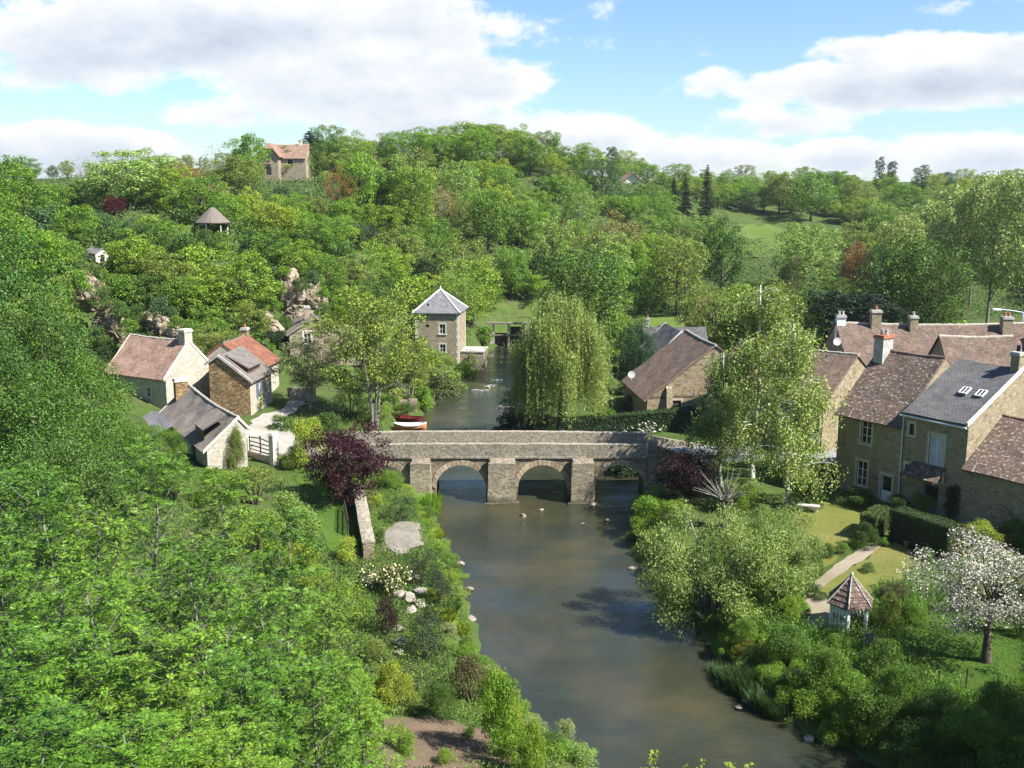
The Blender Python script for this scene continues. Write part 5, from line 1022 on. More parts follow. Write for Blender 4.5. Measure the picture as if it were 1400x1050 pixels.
for k, nme, px, tp, w, d, c, lab in SKY:
    e = TP(k, nme, px, tp, w, c, lab, d=d); fixed.append((e.location.x, e.location.y, w / 2 * d / FPX))

# ---------------- the woods on the hills: each tree its own object
PROT = [(568, 398, 655, 492, 129), (368, 204, 428, 248, 248), (268, 296, 316, 322, 147), (165, 455, 300, 620, 80), (290, 462, 380, 600, 84), (400, 434, 452, 492, 106), (108, 392, 170, 458, 101), (190, 412, 240, 460, 106), (376, 374, 442, 448, 121), (130, 212, 226, 296, 159), (480, 345, 510, 366, 124), (114, 338, 138, 357, 140), (1000, 312, 1152, 374, 226), (1090, 310, 1150, 345, 258), (868, 408, 915, 438, 148), (852, 241, 870, 258, 325), (720, 236, 731, 252, 298), (870, 445, 1400, 640, 110), (672, 440, 705, 490, 150), (1080, 442, 1400, 460, 122), (1340, 430, 1400, 450, 128)]
VILL = [(-38, 66, -7.5, 98), (-25, 98, -7.5, 112), (10, 30, 90, 124), (-16, 112, 0, 138), (-26, 100, -14, 120)]
def blocked(x, y, z, h, w):
    fw = y * math.cos(TH) + (CAM_H - z) * math.sin(TH); s = FPX / fw; px, pt = proj(x, y, z + h); _, pb = proj(x, y, z + h * .1); a, b = px - w * s * .9, px + w * s * .9
    return any(y < d and a < X1 and b > X0 and pt < Y1 and pb > Y0 for X0, Y0, X1, Y1, d in PROT)
def seen(x, y, z):
    t = np.linspace(.15, .94, 40); return not np.any(hv(x * t, y * t) > CAM_H + (z - CAM_H) * t)
pts = []; cells = {}
def clear_of(x, y, sp):
    k = (int(x // 6), int(y // 6))
    for i in range(-2, 3):
        for j in range(-2, 3):
            for q in cells.get((k[0] + i, k[1] + j), ()):
                if (q[0] - x) ** 2 + (q[1] - y) ** 2 < (.5 * (sp + q[2])) ** 2: return False
    return True
for f in fixed: cells.setdefault((int(f[0] // 6), int(f[1] // 6)), []).append((f[0], f[1], max(2, f[2] * 1.1)))
ZN = lambda x, y: 'on the rocky left slope' if (x < -16 and y < 175) else ('on the wooded hill above the mill' if x < 35 and y > 150 else 'in the valley woods on the right')
NB = NT_ = 0
CELL = 6; cov = np.zeros((110, 260), bool)       # which parts of the slope are already hidden by crowns
def mark(x, y, z, h, w):
    fw = y * math.cos(TH) + (CAM_H - z) * math.sin(TH); s = FPX / fw; px, pt = proj(x, y, z + h); _, pb = proj(x, y, z + h * .12); rx, ry, cy = w * s * .82, (pb - pt) / 2 * .9, (pt + pb) / 2
    J, I = np.mgrid[0:110, 0:260]; cov[(((I * CELL - 80 - px) / max(rx, 1)) ** 2 + ((J * CELL - cy) / max(ry, 1)) ** 2) < 1] = True
for f in fixed: mark(f[0], f[1], hz(f[0], f[1]), max(5, f[2] * 2.2), f[2])
def Gq(px, py):
    x, y, dz = ray(px, py); t = np.geomspace(90, 460, 260); b = np.nonzero(CAM_H + dz * t < hv(x * t, y * t))[0]
    return None if len(b) == 0 else (x * t[b[0]], y * t[b[0]])
for it in range(26000):
    if NT_ >= 620: break
    px0, py0 = rnd.uniform(-70, 1470), rnd.uniform(196, 500)
    if cov[int(py0 // CELL), int((px0 + 80) // CELL)]: continue
    g = Gq(px0, py0 + rnd.uniform(0, 14))
    if g is None: continue
    x, y = g[0], g[1] - 1.5; near = y < 178 and x < -10
    if any(a < x < c and b < y < d for a, b, c, d in VILL): continue
    if sd_poly(np.array([x]), np.array([y]), RIV)[0] < 3.5: continue
    if (45 < x < 92 and 214 < y < 297) or (12 < x < 50 and 146 < y < 172) or (55 < x < 112 and 112 < y < 152): continue
    z = hz(x, y); px = proj(x, y, z)[0]
    if near: kind, h, w = rnd.choice([('bush', 3.6, 3.4), ('bush', 4.4, 3.7), ('oak', 7.5, 4.2), ('round_tree', 7, 3.9), ('round_tree', 6, 3.6), ('oak', 6.5, 3.8), ('budding', 6, 3.2)])
    else: kind, h, w = rnd.choice([('oak', 12, 5.4), ('oak', 13, 5.6), ('round_tree', 11.5, 5.0), ('round_tree', 10, 4.8), ('budding', 11, 4.6), ('tall_tree', 14, 4.5), ('oak', 11, 5.0)])
    if it > 9000: h *= .8; w *= .8
    if px > 860 and y > 170: h *= .85 if y < 240 else .66
    if y > 235 and px < 860: h *= .74
    if px < 330 and y > 165: h *= .72
    s = rnd.uniform(.78, 1.15); h *= s; w *= rnd.uniform(.9, 1.12) * s
    ok = False
    for shrink in (1, .7, .5, .35):
        if not blocked(x, y, z, h * shrink, w * shrink): ok = True; break
    if not ok: continue
    if shrink < .6 and kind != 'bush': kind = 'bush'; h = 3.5 * s; w = 3 * s; shrink = 1 if not blocked(x, y, z, h, w) else .5
    h *= shrink; w *= shrink
    if not clear_of(x, y, w * (1.05 if it < 9000 else .6)): continue
    cells.setdefault((int(x // 6), int(y // 6)), []).append((x, y, w * .95)); pts.append((x, y)); mark(x, y, z, h, w)
    c = rnd.choices(['bright', 'mid', 'fresh', 'yellow', 'deep', 'light', 'olive', 'blue'], [6, 5, 5, 3.5, 2.4, 3, 2.5, 1])[0]
    if kind == 'bush': c = rnd.choices(['deep', 'blue', 'dark', 'mid', 'fresh', 'bright', 'light'], [5, 5, 2, 3, 2, 2, 1])[0]; NB += 1
    elif kind == 'budding': c = rnd.choices(['olive', 'tan', 'rust', 'light'], [5, .7, .3, 6])[0]
    if 1085 < px < 1260 and y < 155: c = 'deep'  # woods behind the village chimneys coloured deeper to imitate their shade
    NT_ += 1
    col_w = dict(bright='bright green', mid='mid green', fresh='fresh green', yellow='yellow green', deep='deep green', light='pale green', olive='olive', blue='bluish green', dark='dark green', tan='tan', rust='russet')[c]
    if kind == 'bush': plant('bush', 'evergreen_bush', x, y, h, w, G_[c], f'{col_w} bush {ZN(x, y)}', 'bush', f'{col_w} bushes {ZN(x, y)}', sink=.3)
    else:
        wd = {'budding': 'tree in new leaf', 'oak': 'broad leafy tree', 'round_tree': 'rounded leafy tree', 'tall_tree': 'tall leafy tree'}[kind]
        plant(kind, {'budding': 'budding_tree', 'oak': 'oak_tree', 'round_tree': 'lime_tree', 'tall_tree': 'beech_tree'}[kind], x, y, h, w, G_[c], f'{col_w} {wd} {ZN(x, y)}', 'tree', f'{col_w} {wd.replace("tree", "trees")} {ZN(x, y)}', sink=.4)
# a second rank along the skyline
for px in range(-30, 1440, 26):
    q = px + rnd.uniform(-9, 9); best = None
    if 372 < q < 432: continue
    for d in np.arange(130, 430, 6):
        x = (q - 700) / FPX * d * .99; v = proj(x, d, hz(x, d))[1]
        if best is None or v < best[0] - .15: best = (v, x, d)
    v, x, d = best; h = rnd.uniform(6, 9.5) * (.62 if q < 330 else 1.0 if q < 880 else .62); w = h * rnd.uniform(.42, .55); k = rnd.choice(['oak', 'round_tree', 'tall_tree', 'budding', 'oak']); c = rnd.choice(['bright', 'mid', 'fresh', 'olive', 'light', 'deep'])
    if blocked(x, d, hz(x, d), h, w): continue
    plant(k, {'oak': 'oak_tree', 'round_tree': 'lime_tree', 'tall_tree': 'beech_tree', 'budding': 'budding_tree'}[k], x, d, h, w, G_[c], 'leafy tree standing along the skyline of the hills', 'tree', 'trees along the skyline', sink=.4)
print('woods', len(pts), NB)
# unseen trees added outside the right frame edge to shade the right bank
for x, y, h in ((34, 29.5, 17), (40, 28, 17), (31, 24, 16), (46, 31, 14), (28.5, 28.5, 15)): plant('leafy', 'broadleaf_tree', x, y, h, 5.6, G_['deep'], 'unseen tall tree added on the right slope to shade the bank', 'tree', 'unseen trees added to shade the right bank')
# ---------------- undergrowth nobody could count
def scatter(name, n, xr, yr, size, aspect, cols, hgt, keep, label_kind='stuff', blades=False, seed=1):
    X = rng.uniform(*xr, n); Y = rng.uniform(*yr, n); k = keep(X, Y); X, Y = X[k], Y[k]; Z = hv(X, Y); m = len(X)
    if blades:
        a = rng.uniform(0, 2*PI, m); l = hgt * rng.uniform(.4, 1.2, m); o = l * rng.uniform(.1, .8, m); B = np.stack([X, Y, Z - .02], 1); T = B + np.stack([o*np.cos(a), o*np.sin(a), l], 1); Md = (B + T) / 2 + np.array([0, 0, .05]) * l[:, None]; S_ = np.stack([-np.sin(a), np.cos(a), 0*a], 1) * size
        V = np.empty((m*4, 3)); V[0::4] = B; V[1::4] = Md + S_; V[2::4] = T; V[3::4] = Md - S_
    else:
        cl = .5 + .5 * np.sin(X * .9 + 2 * np.sin(Y * .53)) * np.cos(Y * .8 + 1.5 * np.sin(X * .41)); P = np.stack([X, Y, Z + rng.random(m) ** .7 * hgt * (.25 + cl)], 1); N = unit(rng.normal(size=(m, 3))) * .7 + np.array([.2, -.3, .7]); V = leaf_quads(P, N, size, aspect)
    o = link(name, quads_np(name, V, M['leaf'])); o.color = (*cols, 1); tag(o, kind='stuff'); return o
inb = lambda X, Y, bx: (X > bx[0]) & (X < bx[2]) & (Y > bx[1]) & (Y < bx[3])
LAW = [np.array(q) for q in (PX([(1078, 712), (1100, 690), (1150, 684), (1205, 712), (1168, 752), (1105, 792), (1070, 770)]), PX([(1106, 802), (1198, 748), (1228, 738), (1262, 768), (1232, 790), (1195, 800), (1190, 822), (1150, 860), (1108, 862), (1090, 835)]), PX([(398, 640), (440, 648), (484, 690), (492, 752), (470, 775), (440, 740), (425, 690)]), PX([(322, 604), (335, 585), (350, 570), (392, 556), (400, 540), (412, 542), (416, 553), (384, 576), (408, 598), (408, 612), (345, 612)]), PX([(522, 735), (540, 716), (572, 716), (578, 745), (548, 760), (528, 752)]), PX([(500, 1050), (528, 985), (592, 980), (660, 1000), (700, 1048)]), PX([(1060, 645), (1072, 614), (1150, 612), (1150, 640)]), PX([(1235, 870), (1275, 838), (1400, 850), (1400, 930), (1330, 950), (1262, 920)]))]
def free(X, Y, lawn=True):
    k = (sd_poly(X, Y, RIV) > .5) & ~((Y > BY - 1) & (Y < BY + 4) & (X > -20) & (X < 20))
    for q in LAW: k &= sd_poly(X, Y, q) > .15
    for o in bpy.data.objects:
        if o.get('category') in ('house', 'cottage', 'mill', 'barn', 'outbuilding', 'annexe') and o.type == 'EMPTY':
            a = o.rotation_euler.z; dx, dy = X - o.location.x, Y - o.location.y; lx, ly = dx*math.cos(a) + dy*math.sin(a), -dx*math.sin(a) + dy*math.cos(a); k &= ~((lx > -.3) & (lx < 10) & (ly > -.3) & (ly < 7.5))
    return k
scatter('undergrowth', 120000, (-110, 60), (100, 300), .4, .6, (.075, .13, .03), 1.6, lambda X, Y: (sd_poly(X, Y, RIV) > 3) & (hv(X, Y) > 4.9) & ~inb(X, Y, (-26, 100, -12, 122)))
scatter('undergrowth', 50000, (10, 120), (125, 215), .36, .6, (.07, .12, .03), 1.3, lambda X, Y: (sd_poly(X, Y, RIV) > 3) & ~inb(X, Y, (55, 112, 112, 152)) & ~inb(X, Y, (12, 148, 48, 170)))
scatter('bank_foliage', 60000, (-14, 3), (30, 76), .12, .5, (.11, .19, .032), .5, lambda X, Y: free(X, Y))
scatter('bank_foliage', 110000, (7, 32), (28, 72), .12, .45, (.12, .23, .034), .75, lambda X, Y: free(X, Y) & (X * .55 + Y < 63.5))
scatter('slope_foliage', 60000, (-36, -3), (12, 60), .13, .5, (.022, .045, .014), .7, lambda X, Y: free(X, Y))  # leaves coloured near black to imitate shaded gaps below the ash trees
scatter('grass', 40000, (-13, 2), (36, 74), .012, 1, (.14, .24, .04), .3, lambda X, Y: free(X, Y), blades=True)
scatter('grass', 120000, (8, 30), (30, 72), .016, 1, (.13, .25, .034), .6, lambda X, Y: free(X, Y) & (X * .55 + Y < 64), blades=True)
scatter('grass', 26000, (19, 32), (38, 50), .010, 1, (.08, .15, .022), .16, lambda X, Y: sd_poly(X, Y, LAW[7]) < .3, blades=True)
scatter('grass', 30000, (-18, 0), (84, 140), .02, 1, (.13, .24, .04), .4, lambda X, Y: (sd_poly(X, Y, RIV) > .4) & (sd_poly(X, Y, RIV) < 5), blades=True)

scatter('grass', 26000, (-20, -7), (52, 80), .010, 1, (.08, .15, .022), .14, lambda X, Y: sd_poly(X, Y, LAW[2]) < .35, blades=True)
scatter('grass', 30000, (14, 32), (44, 72), .009, 1, (.15, .17, .035), .10, lambda X, Y: np.minimum(sd_poly(X, Y, LAW[0]), sd_poly(X, Y, LAW[1])) < .3, blades=True)
scatter('gravel_stones', 2600, (-10.5, -4), (56, 66), .11, .8, (.33, .29, .24), .05, lambda X, Y: sd_poly(X, Y, LAW[4]) < .1)
bpy.data.objects['gravel_stones'].data.materials.clear(); bpy.data.objects['gravel_stones'].data.materials.append(M['pale_rock'])
# ------------------------------------------------------------------ smaller things
def hull_rock(mb, c, r, seed, flat=.7, sub=2):
    bm = bmesh.new(); bmesh.ops.create_icosphere(bm, subdivisions=sub, radius=1); q = random.Random(seed); pl = [(Vector((q.gauss(0,1), q.gauss(0,1), q.gauss(0,1))).normalized(), q.uniform(.5, .85)) for _ in range(9)]
    i0 = len(mb.v)
    for v in bm.verts:
        p = v.co.copy()
        for n, d in pl:
            k = p.dot(n) - d
            if k > 0: p -= n * k * .92
        p *= 1 + .06 * math.sin(p.x * 9 + seed) * math.cos(p.z * 7)
        mb.v.append((c[0] + p.x * r[0], c[1] + p.y * r[1], c[2] + p.z * r[2] * flat))
    for f in bm.faces: mb.f.append(tuple(i0 + v.index for v in f.verts)); mb.uv += [(0, 0)] * len(f.verts)
    bm.free()
def rock(name, label, c, r, mat='rock', group=None, cat='rock', sub=2, n=1):
    mb = MB()
    for i in range(n):
        o = (0, 0, 0) if i == 0 else (rnd.uniform(-.75, .75) * r[0], rnd.uniform(-.3, .3) * r[1], rnd.uniform(-.3, .55) * r[2]); s = 1 if i == 0 else rnd.uniform(.35, .65)
        hull_rock(mb, o, tuple(v * s for v in r), rnd.randint(0, 9999), .85, sub)
    o = mb.build(name, M[mat]); o.location = c; o.rotation_euler = (0, 0, rnd.uniform(0, 6)); return tag(o, label, cat, group)
from mathutils import noise as mno
def crag(label, c, w, h, dep=1.6, seed=0):
    bm = bmesh.new(); bmesh.ops.create_icosphere(bm, subdivisions=5, radius=1); o = Vector((seed * 7.3, seed * 3.1, seed * 5.7))
    for v in bm.verts:
        p = v.co.copy(); q = Vector((p.x * w, p.y * dep, p.z * h)); s = q + o
        k = mno.noise(s * .5) * .4 + mno.noise(s * 1.1) * .2
        cell = mno.voronoi(Vector((s.x * 1.1, s.y * 1.1, s.z * .75)))[0]; k += -.3 * max(0, .3 - (cell[1] - cell[0])) + .3 * (mno.cell(Vector((s.x * 1.1, s.y * 1.1, s.z * .75))) - .5)
        k += mno.noise(s * 4.5) * .07
        v.co = q * (1 + k * .75)
    m = bpy.data.meshes.new('cliff_rock'); bm.to_mesh(m); bm.free(); m.materials.append(M['rock']); o = link('cliff_rock', m); o.location = c; return tag(o, label, 'rock')
CL = [(122, 405, 97, 1.5, 2.2, 'pale cliff face at the left under the hanging bushes'), (150, 442, 97, 1.7, 2.2, 'shadowed rock face behind the gable cottage roof'), (205, 442, 103, 2.6, 1.3, 'lichen stained rock outcrop above the gable cottage roof'), (235, 455, 100, 1.3, .9, 'low boulder behind the gable cottage chimney'),
      (396, 405, 117, 1.9, 3.2, 'tall pale cliff above the small house'), (424, 410, 119, 2.3, 2.6, 'buff cliff immediately right of the tallest pale cliff'), (398, 380, 119, 1.1, 1.3, 'small rock knob at the top of the pale cliffs'), (362, 434, 112, 1.2, .9, 'pale rock between bushes left of the cliffs'), (494, 356, 142, 1.7, .9, 'isolated pink rock high among bushes on the slope'), (437, 388, 128, .8, .8, 'rock ledge above the buff cliff'), (456, 452, 118, 1.0, 1.0, 'rock behind the small house roof'), (376, 452, 109, 1.1, 1.1, 'rock foot below the cliffs beside the red roof'), (345, 418, 118, .8, .7, 'small rock showing between bushes above the red roof'), (410, 432, 115, 1.9, 1.4, 'rock apron at the foot of the tallest pale cliff')]
for i, (px, py, d, w, h, lab) in enumerate(CL): crag(lab, at_y(px, py, d + .6), w * .9, h * .9, 1.3, i + 1)
for i, (px, py, d, w) in enumerate([(108, 392, 95, 1.5), (140, 412, 95.5, 1.3), (165, 425, 95.5, 1.2), (175, 452, 95, 1.2), (222, 428, 101, 1.6), (188, 432, 101.5, 1.2), (135, 462, 95, 1.3), (240, 444, 99, 1.0), (382, 398, 115.5, 1.2), (412, 392, 116, 1.0), (440, 402, 117, 1.1), (372, 418, 113, 1.2), (392, 445, 111, 1.1), (442, 428, 116, 1.2), (428, 382, 120, 1.2), (388, 376, 118, 1.1), (352, 428, 110, 1.1), (482, 360, 140, 1.3), (506, 352, 141, 1.3)]):
    x, y, z = at_y(px, py, d); plant('bush', 'cliff_bush', x, y, w * 1.5, w, G_[rnd.choice(['deep', 'blue', 'mid', 'fresh'])], 'bush rooted in a crack of the pale cliffs', 'bush', 'bushes rooted in the cliffs', z=z - w * .4)
# stones in and beside the water
for px, py, s in [(715, 705, .3), (740, 697, .22), (810, 690, .3), (797, 716, .2), (830, 711, .22), (641, 806, .36), (645, 846, .4), (630, 770, .3), (1022, 958, .3), (1035, 965, .4), (1052, 975, .35), (1010, 968, .25), (1107, 1012, .35), (865, 777, .35), (880, 778, .25), (693, 545, .4), (668, 530, .35), (683, 556, .5), (700, 556, .4), (602, 545, .3), (655, 505, .4), (612, 768, .4), (600, 748, .3)]:
    x, y = at_z(px, py, .05); rock('river_stone', 'pale stone breaking the water surface or lying at its edge', (x, y, .06), (s, s * .7, s * .55), 'pale_rock', 'pale stones in the river', 'stone')
for px, py, s in [(565, 795, .55), (572, 812, .5), (558, 822, .6), (575, 828, .45), (563, 838, .5), (548, 815, .5), (545, 862, .4), (547, 880, .45), (546, 895, .35), (500, 800, .5), (508, 790, .4), (540, 805, .4)]:
    x, y, z = G(px, py); rock('garden_stone', 'tumbled pale stone of the rockery on the left bank', (x, y, z + s * .3), (s, s * .8, s * .6), 'pale_rock', 'rockery stones on the left bank', 'stone')
# rapids
fo = MB()
for px, py, n in [(668, 527, 5), (655, 533, 3), (690, 556, 3), (675, 520, 2)]:
    x, y = at_z(px, py, 0)
    for k in range(n):
        a, b = x + rnd.uniform(-1, 1), y + rnd.uniform(-.6, .6); l = rnd.uniform(.2, .55); w = rnd.uniform(.03, .07)
        fo.hexa([(a - l, b, .004), (a, b - w, .004), (a + l, b + .06, .004), (a, b + w, .004)], [(a - l * .7, b, .02), (a, b - w * .6, .035), (a + l * .7, b + .05, .02), (a, b + w * .6, .035)])
tag(fo.build('water_foam', M['foam']), kind='stuff')
# garden wall on the left bank
p0, p1 = G(490, 684)[:2], G(505, 768)[:2]; L = math.dist(p0, p1); u = nrm((p1[0]-p0[0], p1[1]-p0[1])); zt = hz(*p0)
w = empty('garden_wall', (p0[0], p0[1], 0), math.atan2(u[1], u[0])); tag(w, 'weathered stone garden wall running from the purple tree down the left bank', 'wall')
za, zb_ = hz(*p0) + .95, hz(*p1) + 1.0
wallrun('masonry', (0, L), -.32, .32, lambda x: min(hz(*p0), hz(*p1)) - 2.2, lambda x: za + (zb_ - za) * x / L, M['bridge_stone'], w, .04, .45)
wallrun('coping', (-.05, L + .05), -.38, .38, lambda x: za + (zb_ - za) * x / L + .03, lambda x: za + (zb_ - za) * x / L + .16, M['parapet'], w, .025, .5)
# picket rail beside it
f = empty('lawn_fence', (p0[0] - .5, p0[1] - 2.6, 0), math.atan2(u[1], u[0])); tag(f, 'short dark slatted fence between the lawn and the garden wall', 'fence'); zf = hz(p0[0] - .5, p0[1] - 3); a = MB()
for k in range(14): a.box(k * .28, -.02, zf - .3, k * .28 + .1, .02, zf + .95)
a.build('picket', M['darkwood'], f); a = MB(); a.box(-.05, .021, zf + .25, 3.85, .06, zf + .33); a.box(-.05, .021, zf + .7, 3.85, .06, zf + .78); a.build('rail', M['darkwood'], f)
# iron gate by the white road, between stone posts on a low wall
ga, gb = G(342, 622)[:2], G(372, 634)[:2]; gz = max(hz(*ga), hz(*gb)) + .35; u = nrm((gb[0]-ga[0], gb[1]-ga[1])); L = math.dist(ga, gb)
g = empty('iron_gate', (ga[0], ga[1], gz), math.atan2(u[1], u[0])); tag(g, 'black barred iron gate closing the end of the white road', 'gate')
a = MB()
for x in (0, L * .5, L): a.box(x - .045, -.03, 0, x + .045, .03, 1.35 if x == L * .5 else 1.15)
a.build('upright', M['black'], g); a = MB()
for z_ in (.12, .42, .72): a.box(.046, -.02, z_, L * .5 - .046, .02, z_ + .07); a.box(L * .5 + .046, -.02, z_, L - .046, .02, z_ + .07)
for s_ in (0, 1): a.hexa([(L * .5 * s_ + .046, -.02, 1.0 + .12 * s_), (L * .5 * (s_ + 1) - .046, -.02, 1.12 - .12 * s_), (L * .5 * (s_ + 1) - .046, .02, 1.12 - .12 * s_), (L * .5 * s_ + .046, .02, 1.0 + .12 * s_)], [(L * .5 * s_ + .046, -.02, 1.07 + .12 * s_), (L * .5 * (s_ + 1) - .046, -.02, 1.2 - .12 * s_), (L * .5 * (s_ + 1) - .046, .02, 1.2 - .12 * s_), (L * .5 * s_ + .046, .02, 1.07 + .12 * s_)])
a.build('bar', M['black'], g)
for x, lab in ((-.45, 'pale stone gate post by the low cottage gable'), (L + .3, 'taller pale stone gate post nearest the purple tree')):
    q = MB(); px_, py_ = ga[0] + u[0] * x, ga[1] + u[1] * x; h_ = 1.7 if x > 0 else 1.3; q.box(-.24, -.24, -1.6, .24, .24, h_, .02); q.hexa([(-.3, -.3, h_ + .002), (.3, -.3, h_ + .002), (.3, .3, h_ + .002), (-.3, .3, h_ + .002)], [(-.2, -.2, h_ + .16), (.2, -.2, h_ + .16), (.2, .2, h_ + .16), (-.2, .2, h_ + .16)]); o = q.build('gate_post', M['pale_dressed']); o.location = (px_, py_, gz); o.rotation_euler = (0, 0, math.atan2(u[1], u[0])); tag(o, lab, 'gate post')
q = MB(); q.box(-.15, -.2, -1.8, L + .05, .2, -.02, .02); o = q.build('low_wall', M['pale_stone']); o.location = (ga[0], ga[1], gz); o.rotation_euler = (0, 0, math.atan2(u[1], u[0])); tag(o, 'low stone wall under the black iron gate', 'wall')
x, y, z = G(408, 552); q = MB(); q.box(-1.3, -.2, -.4, 1.3, .2, 1.0, .04); o = q.build('yard_wall', M['pale_stone']); o.location = (x - .2, y + 2.6, z); tag(o, 'low pale wall at the far end of the white road', 'wall')
# retaining wall under the village street, on the right
wa, wb = G(1078, 650)[:2], G(1146, 650)[:2]; u = nrm((wb[0]-wa[0], wb[1]-wa[1])); q = empty('street_wall', (wa[0], wa[1], 0), math.atan2(u[1], u[0])); tag(q, 'shaded retaining wall below the village street', 'wall'); zz = hz(*wa); L = math.dist(wa, wb)
wallrun('masonry', (0, L), 0, .4, lambda x: zz - 1, lambda x: zz + .75, M['brown_stone'], q, .015, .5)
# clipped hedges: dense leafy blocks
def hedge(label, A, u, L, W, H, col, cat='hedge', leaf=.09, n=9000, mat='leaf', cuts=1.0):
    u = nrm(u); v = (-u[1], u[0]); e = empty('clipped_hedge', (A[0], A[1], hz(*A) - .1), math.atan2(u[1], u[0])); tag(e, label, cat)
    c = MB(); c.box(.12, .12, 0, L - .12, W - .12, H - .12); o = c.build('stems', M['darkwood'], e)
    ar = [('x0', W*H), ('x1', W*H), ('y0', L*H), ('y1', L*H), ('t', L*W)]; P, N = [], []
    for k, a in ar:
        m = int(n * a / sum(q[1] for q in ar)); s, t = rng.random(m), rng.random(m); d = np.abs(rng.normal(0, .05, m)) + .03 * np.sin(s * 9 + t * 5); O = np.ones(m)
        p, nn = {'x0': (np.stack([d, s*W, t*H], 1), (-1, 0, 0)), 'x1': (np.stack([L-d, s*W, t*H], 1), (1, 0, 0)), 'y0': (np.stack([s*L, d, t*H], 1), (0, -1, 0)), 'y1': (np.stack([s*L, W-d, t*H], 1), (0, 1, 0)), 't': (np.stack([s*L, t*W, H-d], 1), (0, 0, 1))}[k]
        P.append(p); N.append(np.tile(np.array(nn, float), (m, 1)) * 1.1 + unit(rng.normal(size=(m, 3))) * .75)
    f = link('foliage', quads_np('hedge_foliage', leaf_quads(np.concatenate(P), np.concatenate(N), leaf, .6), M['leaf']), e); f.color = (*col, 1); return e
hedge('tall box shaped dark hedge standing before the canopied door', at_z(1213, 738, 2.4), (24.6 - 22.6, 55.7 - 58.8), 4.0, 1.3, 2.1, (.04, .085, .022), n=15000, leaf=.08)
ha, hb = (4.6, 86.8), (17.6, 86.2); lh = hedge('long dark laurel hedge behind the right end of the bridge', ha, (hb[0]-ha[0], hb[1]-ha[1]), math.dist(ha, hb), 1.3, 2.3, (.05, .1, .034), n=20000, leaf=.13); lh.location.z = 1.0; lh.rotation_euler[1] = -math.atan(1.35 / 13)
hc = G(1196, 742)[:2]; hedge('short bright laurel hedge between the two lawns', hc, (.62, .75), 2.6, 1.0, 1.7, (.075, .12, .03), n=7000, leaf=.1)
hd = G(1308, 742)[:2]; hedge('low golden hedge below the outbuilding wall', hd, (.8, -.3), 3.2, 1.3, .9, (.14, .135, .03), n=7000, leaf=.08)
# gazebo
gx_, gy_, gz_ = G(1160, 856); g = empty('gazebo', (gx_, gy_, gz_ - .05), R(8)); tag(g, 'little hexagonal garden gazebo with pointed tiled roof and white lattice', 'gazebo')
Rg, He = .98, 1.42; cor = [(Rg * math.cos(2*PI*k/6), Rg * math.sin(2*PI*k/6)) for k in range(6)]
q = MB(); 
for k in range(6): q.quad((0, 0, .1), (cor[k][0]*1.05, cor[k][1]*1.05, .1), (cor[(k+1)%6][0]*1.05, cor[(k+1)%6][1]*1.05, .1)); q.quad((cor[k][0]*1.05, cor[k][1]*1.05, -.5), (cor[(k+1)%6][0]*1.05, cor[(k+1)%6][1]*1.05, -.5), (cor[(k+1)%6][0]*1.05, cor[(k+1)%6][1]*1.05, .1), (cor[k][0]*1.05, cor[k][1]*1.05, .1))
q.build('plinth', M['pale_stone'], g)
for c in cor: q = MB(); q.box(c[0] - .045, c[1] - .045, .1, c[0] + .045, c[1] + .045, He); q.build('post', M['white'], g)
for k in range(6):
    a, b = Vector((*cor[k], 0)), Vector((*cor[(k+1) % 6], 0)); d = (b - a).normalized(); nn = Vector((d.y, -d.x, 0)); l = (b - a).length; q = MB()
    bar = lambda s0, z0_, s1, z1_, wd: q.hexa([tuple(a + d * (s0 - wd) + Vector((0, 0, z0_)) - nn * .012), tuple(a + d * (s0 + wd) + Vector((0, 0, z0_)) - nn * .012), tuple(a + d * (s0 + wd) + Vector((0, 0, z0_)) + nn * .012), tuple(a + d * (s0 - wd) + Vector((0, 0, z0_)) + nn * .012)], [tuple(a + d * (s1 - wd) + Vector((0, 0, z1_)) - nn * .012), tuple(a + d * (s1 + wd) + Vector((0, 0, z1_)) - nn * .012), tuple(a + d * (s1 + wd) + Vector((0, 0, z1_)) + nn * .012), tuple(a + d * (s1 - wd) + Vector((0, 0, z1_)) + nn * .012)])
    if k == 4: bar(.08, .1, .08, He, .03); bar(l - .08, .1, l - .08, He, .03); q.build('doorway', M['white'], g); continue
    n_ = 5
    for i in range(n_): s0 = l * (i + .5) / n_; bar(s0, .12, s0, He - .02, .035)
    for z0_ in (.2, .8):
        for i in range(n_ - 1): s0 = l * (i + .5) / n_; s1 = l * (i + 1.5) / n_; bar(s0, z0_, s1, z0_ + .5, .022); bar(s1, z0_, s0, z0_ + .5, .022)
    q.build('lattice', M['white'], g)
q = MB(); 
for k in range(6):
    a, b = cor[k], cor[(k+1)%6]; s = 1.24; A, B, T = (a[0]*s, a[1]*s, He - .08), (b[0]*s, b[1]*s, He - .08), (0, 0, He + 1.28); l = math.dist(A, B); nn_ = 6
    for i in range(nn_):
        t0, t1 = i / nn_, (i + 1) / nn_; lp = lambda P, t, up: tuple(P[j] + (T[j] - P[j]) * t + (up if j == 2 else 0) for j in range(3)); hh = 1.6
        q.quad(lp(A, t0, .045), lp(B, t0, .045), lp(B, t1, .0), lp(A, t1, .0), uv=[(l*t0/2, hh*t0), (l - l*t0/2, hh*t0), (l - l*t1/2, hh*t1), (l*t1/2, hh*t1)]); q.quad(lp(A, t0, .0), lp(B, t0, .0), lp(B, t0, .045), lp(A, t0, .045), uv=[(0, .02), (l, .02), (l, .06), (0, .06)])
rf = q.build('roof', M['tile_lichen'], g)
for k in range(6): ridge_row((cor[k][0]*1.24, cor[k][1]*1.24, He - .06), (0, 0, He + 1.3), 'ridge', rf, .035, 'hip_ridge', .03)
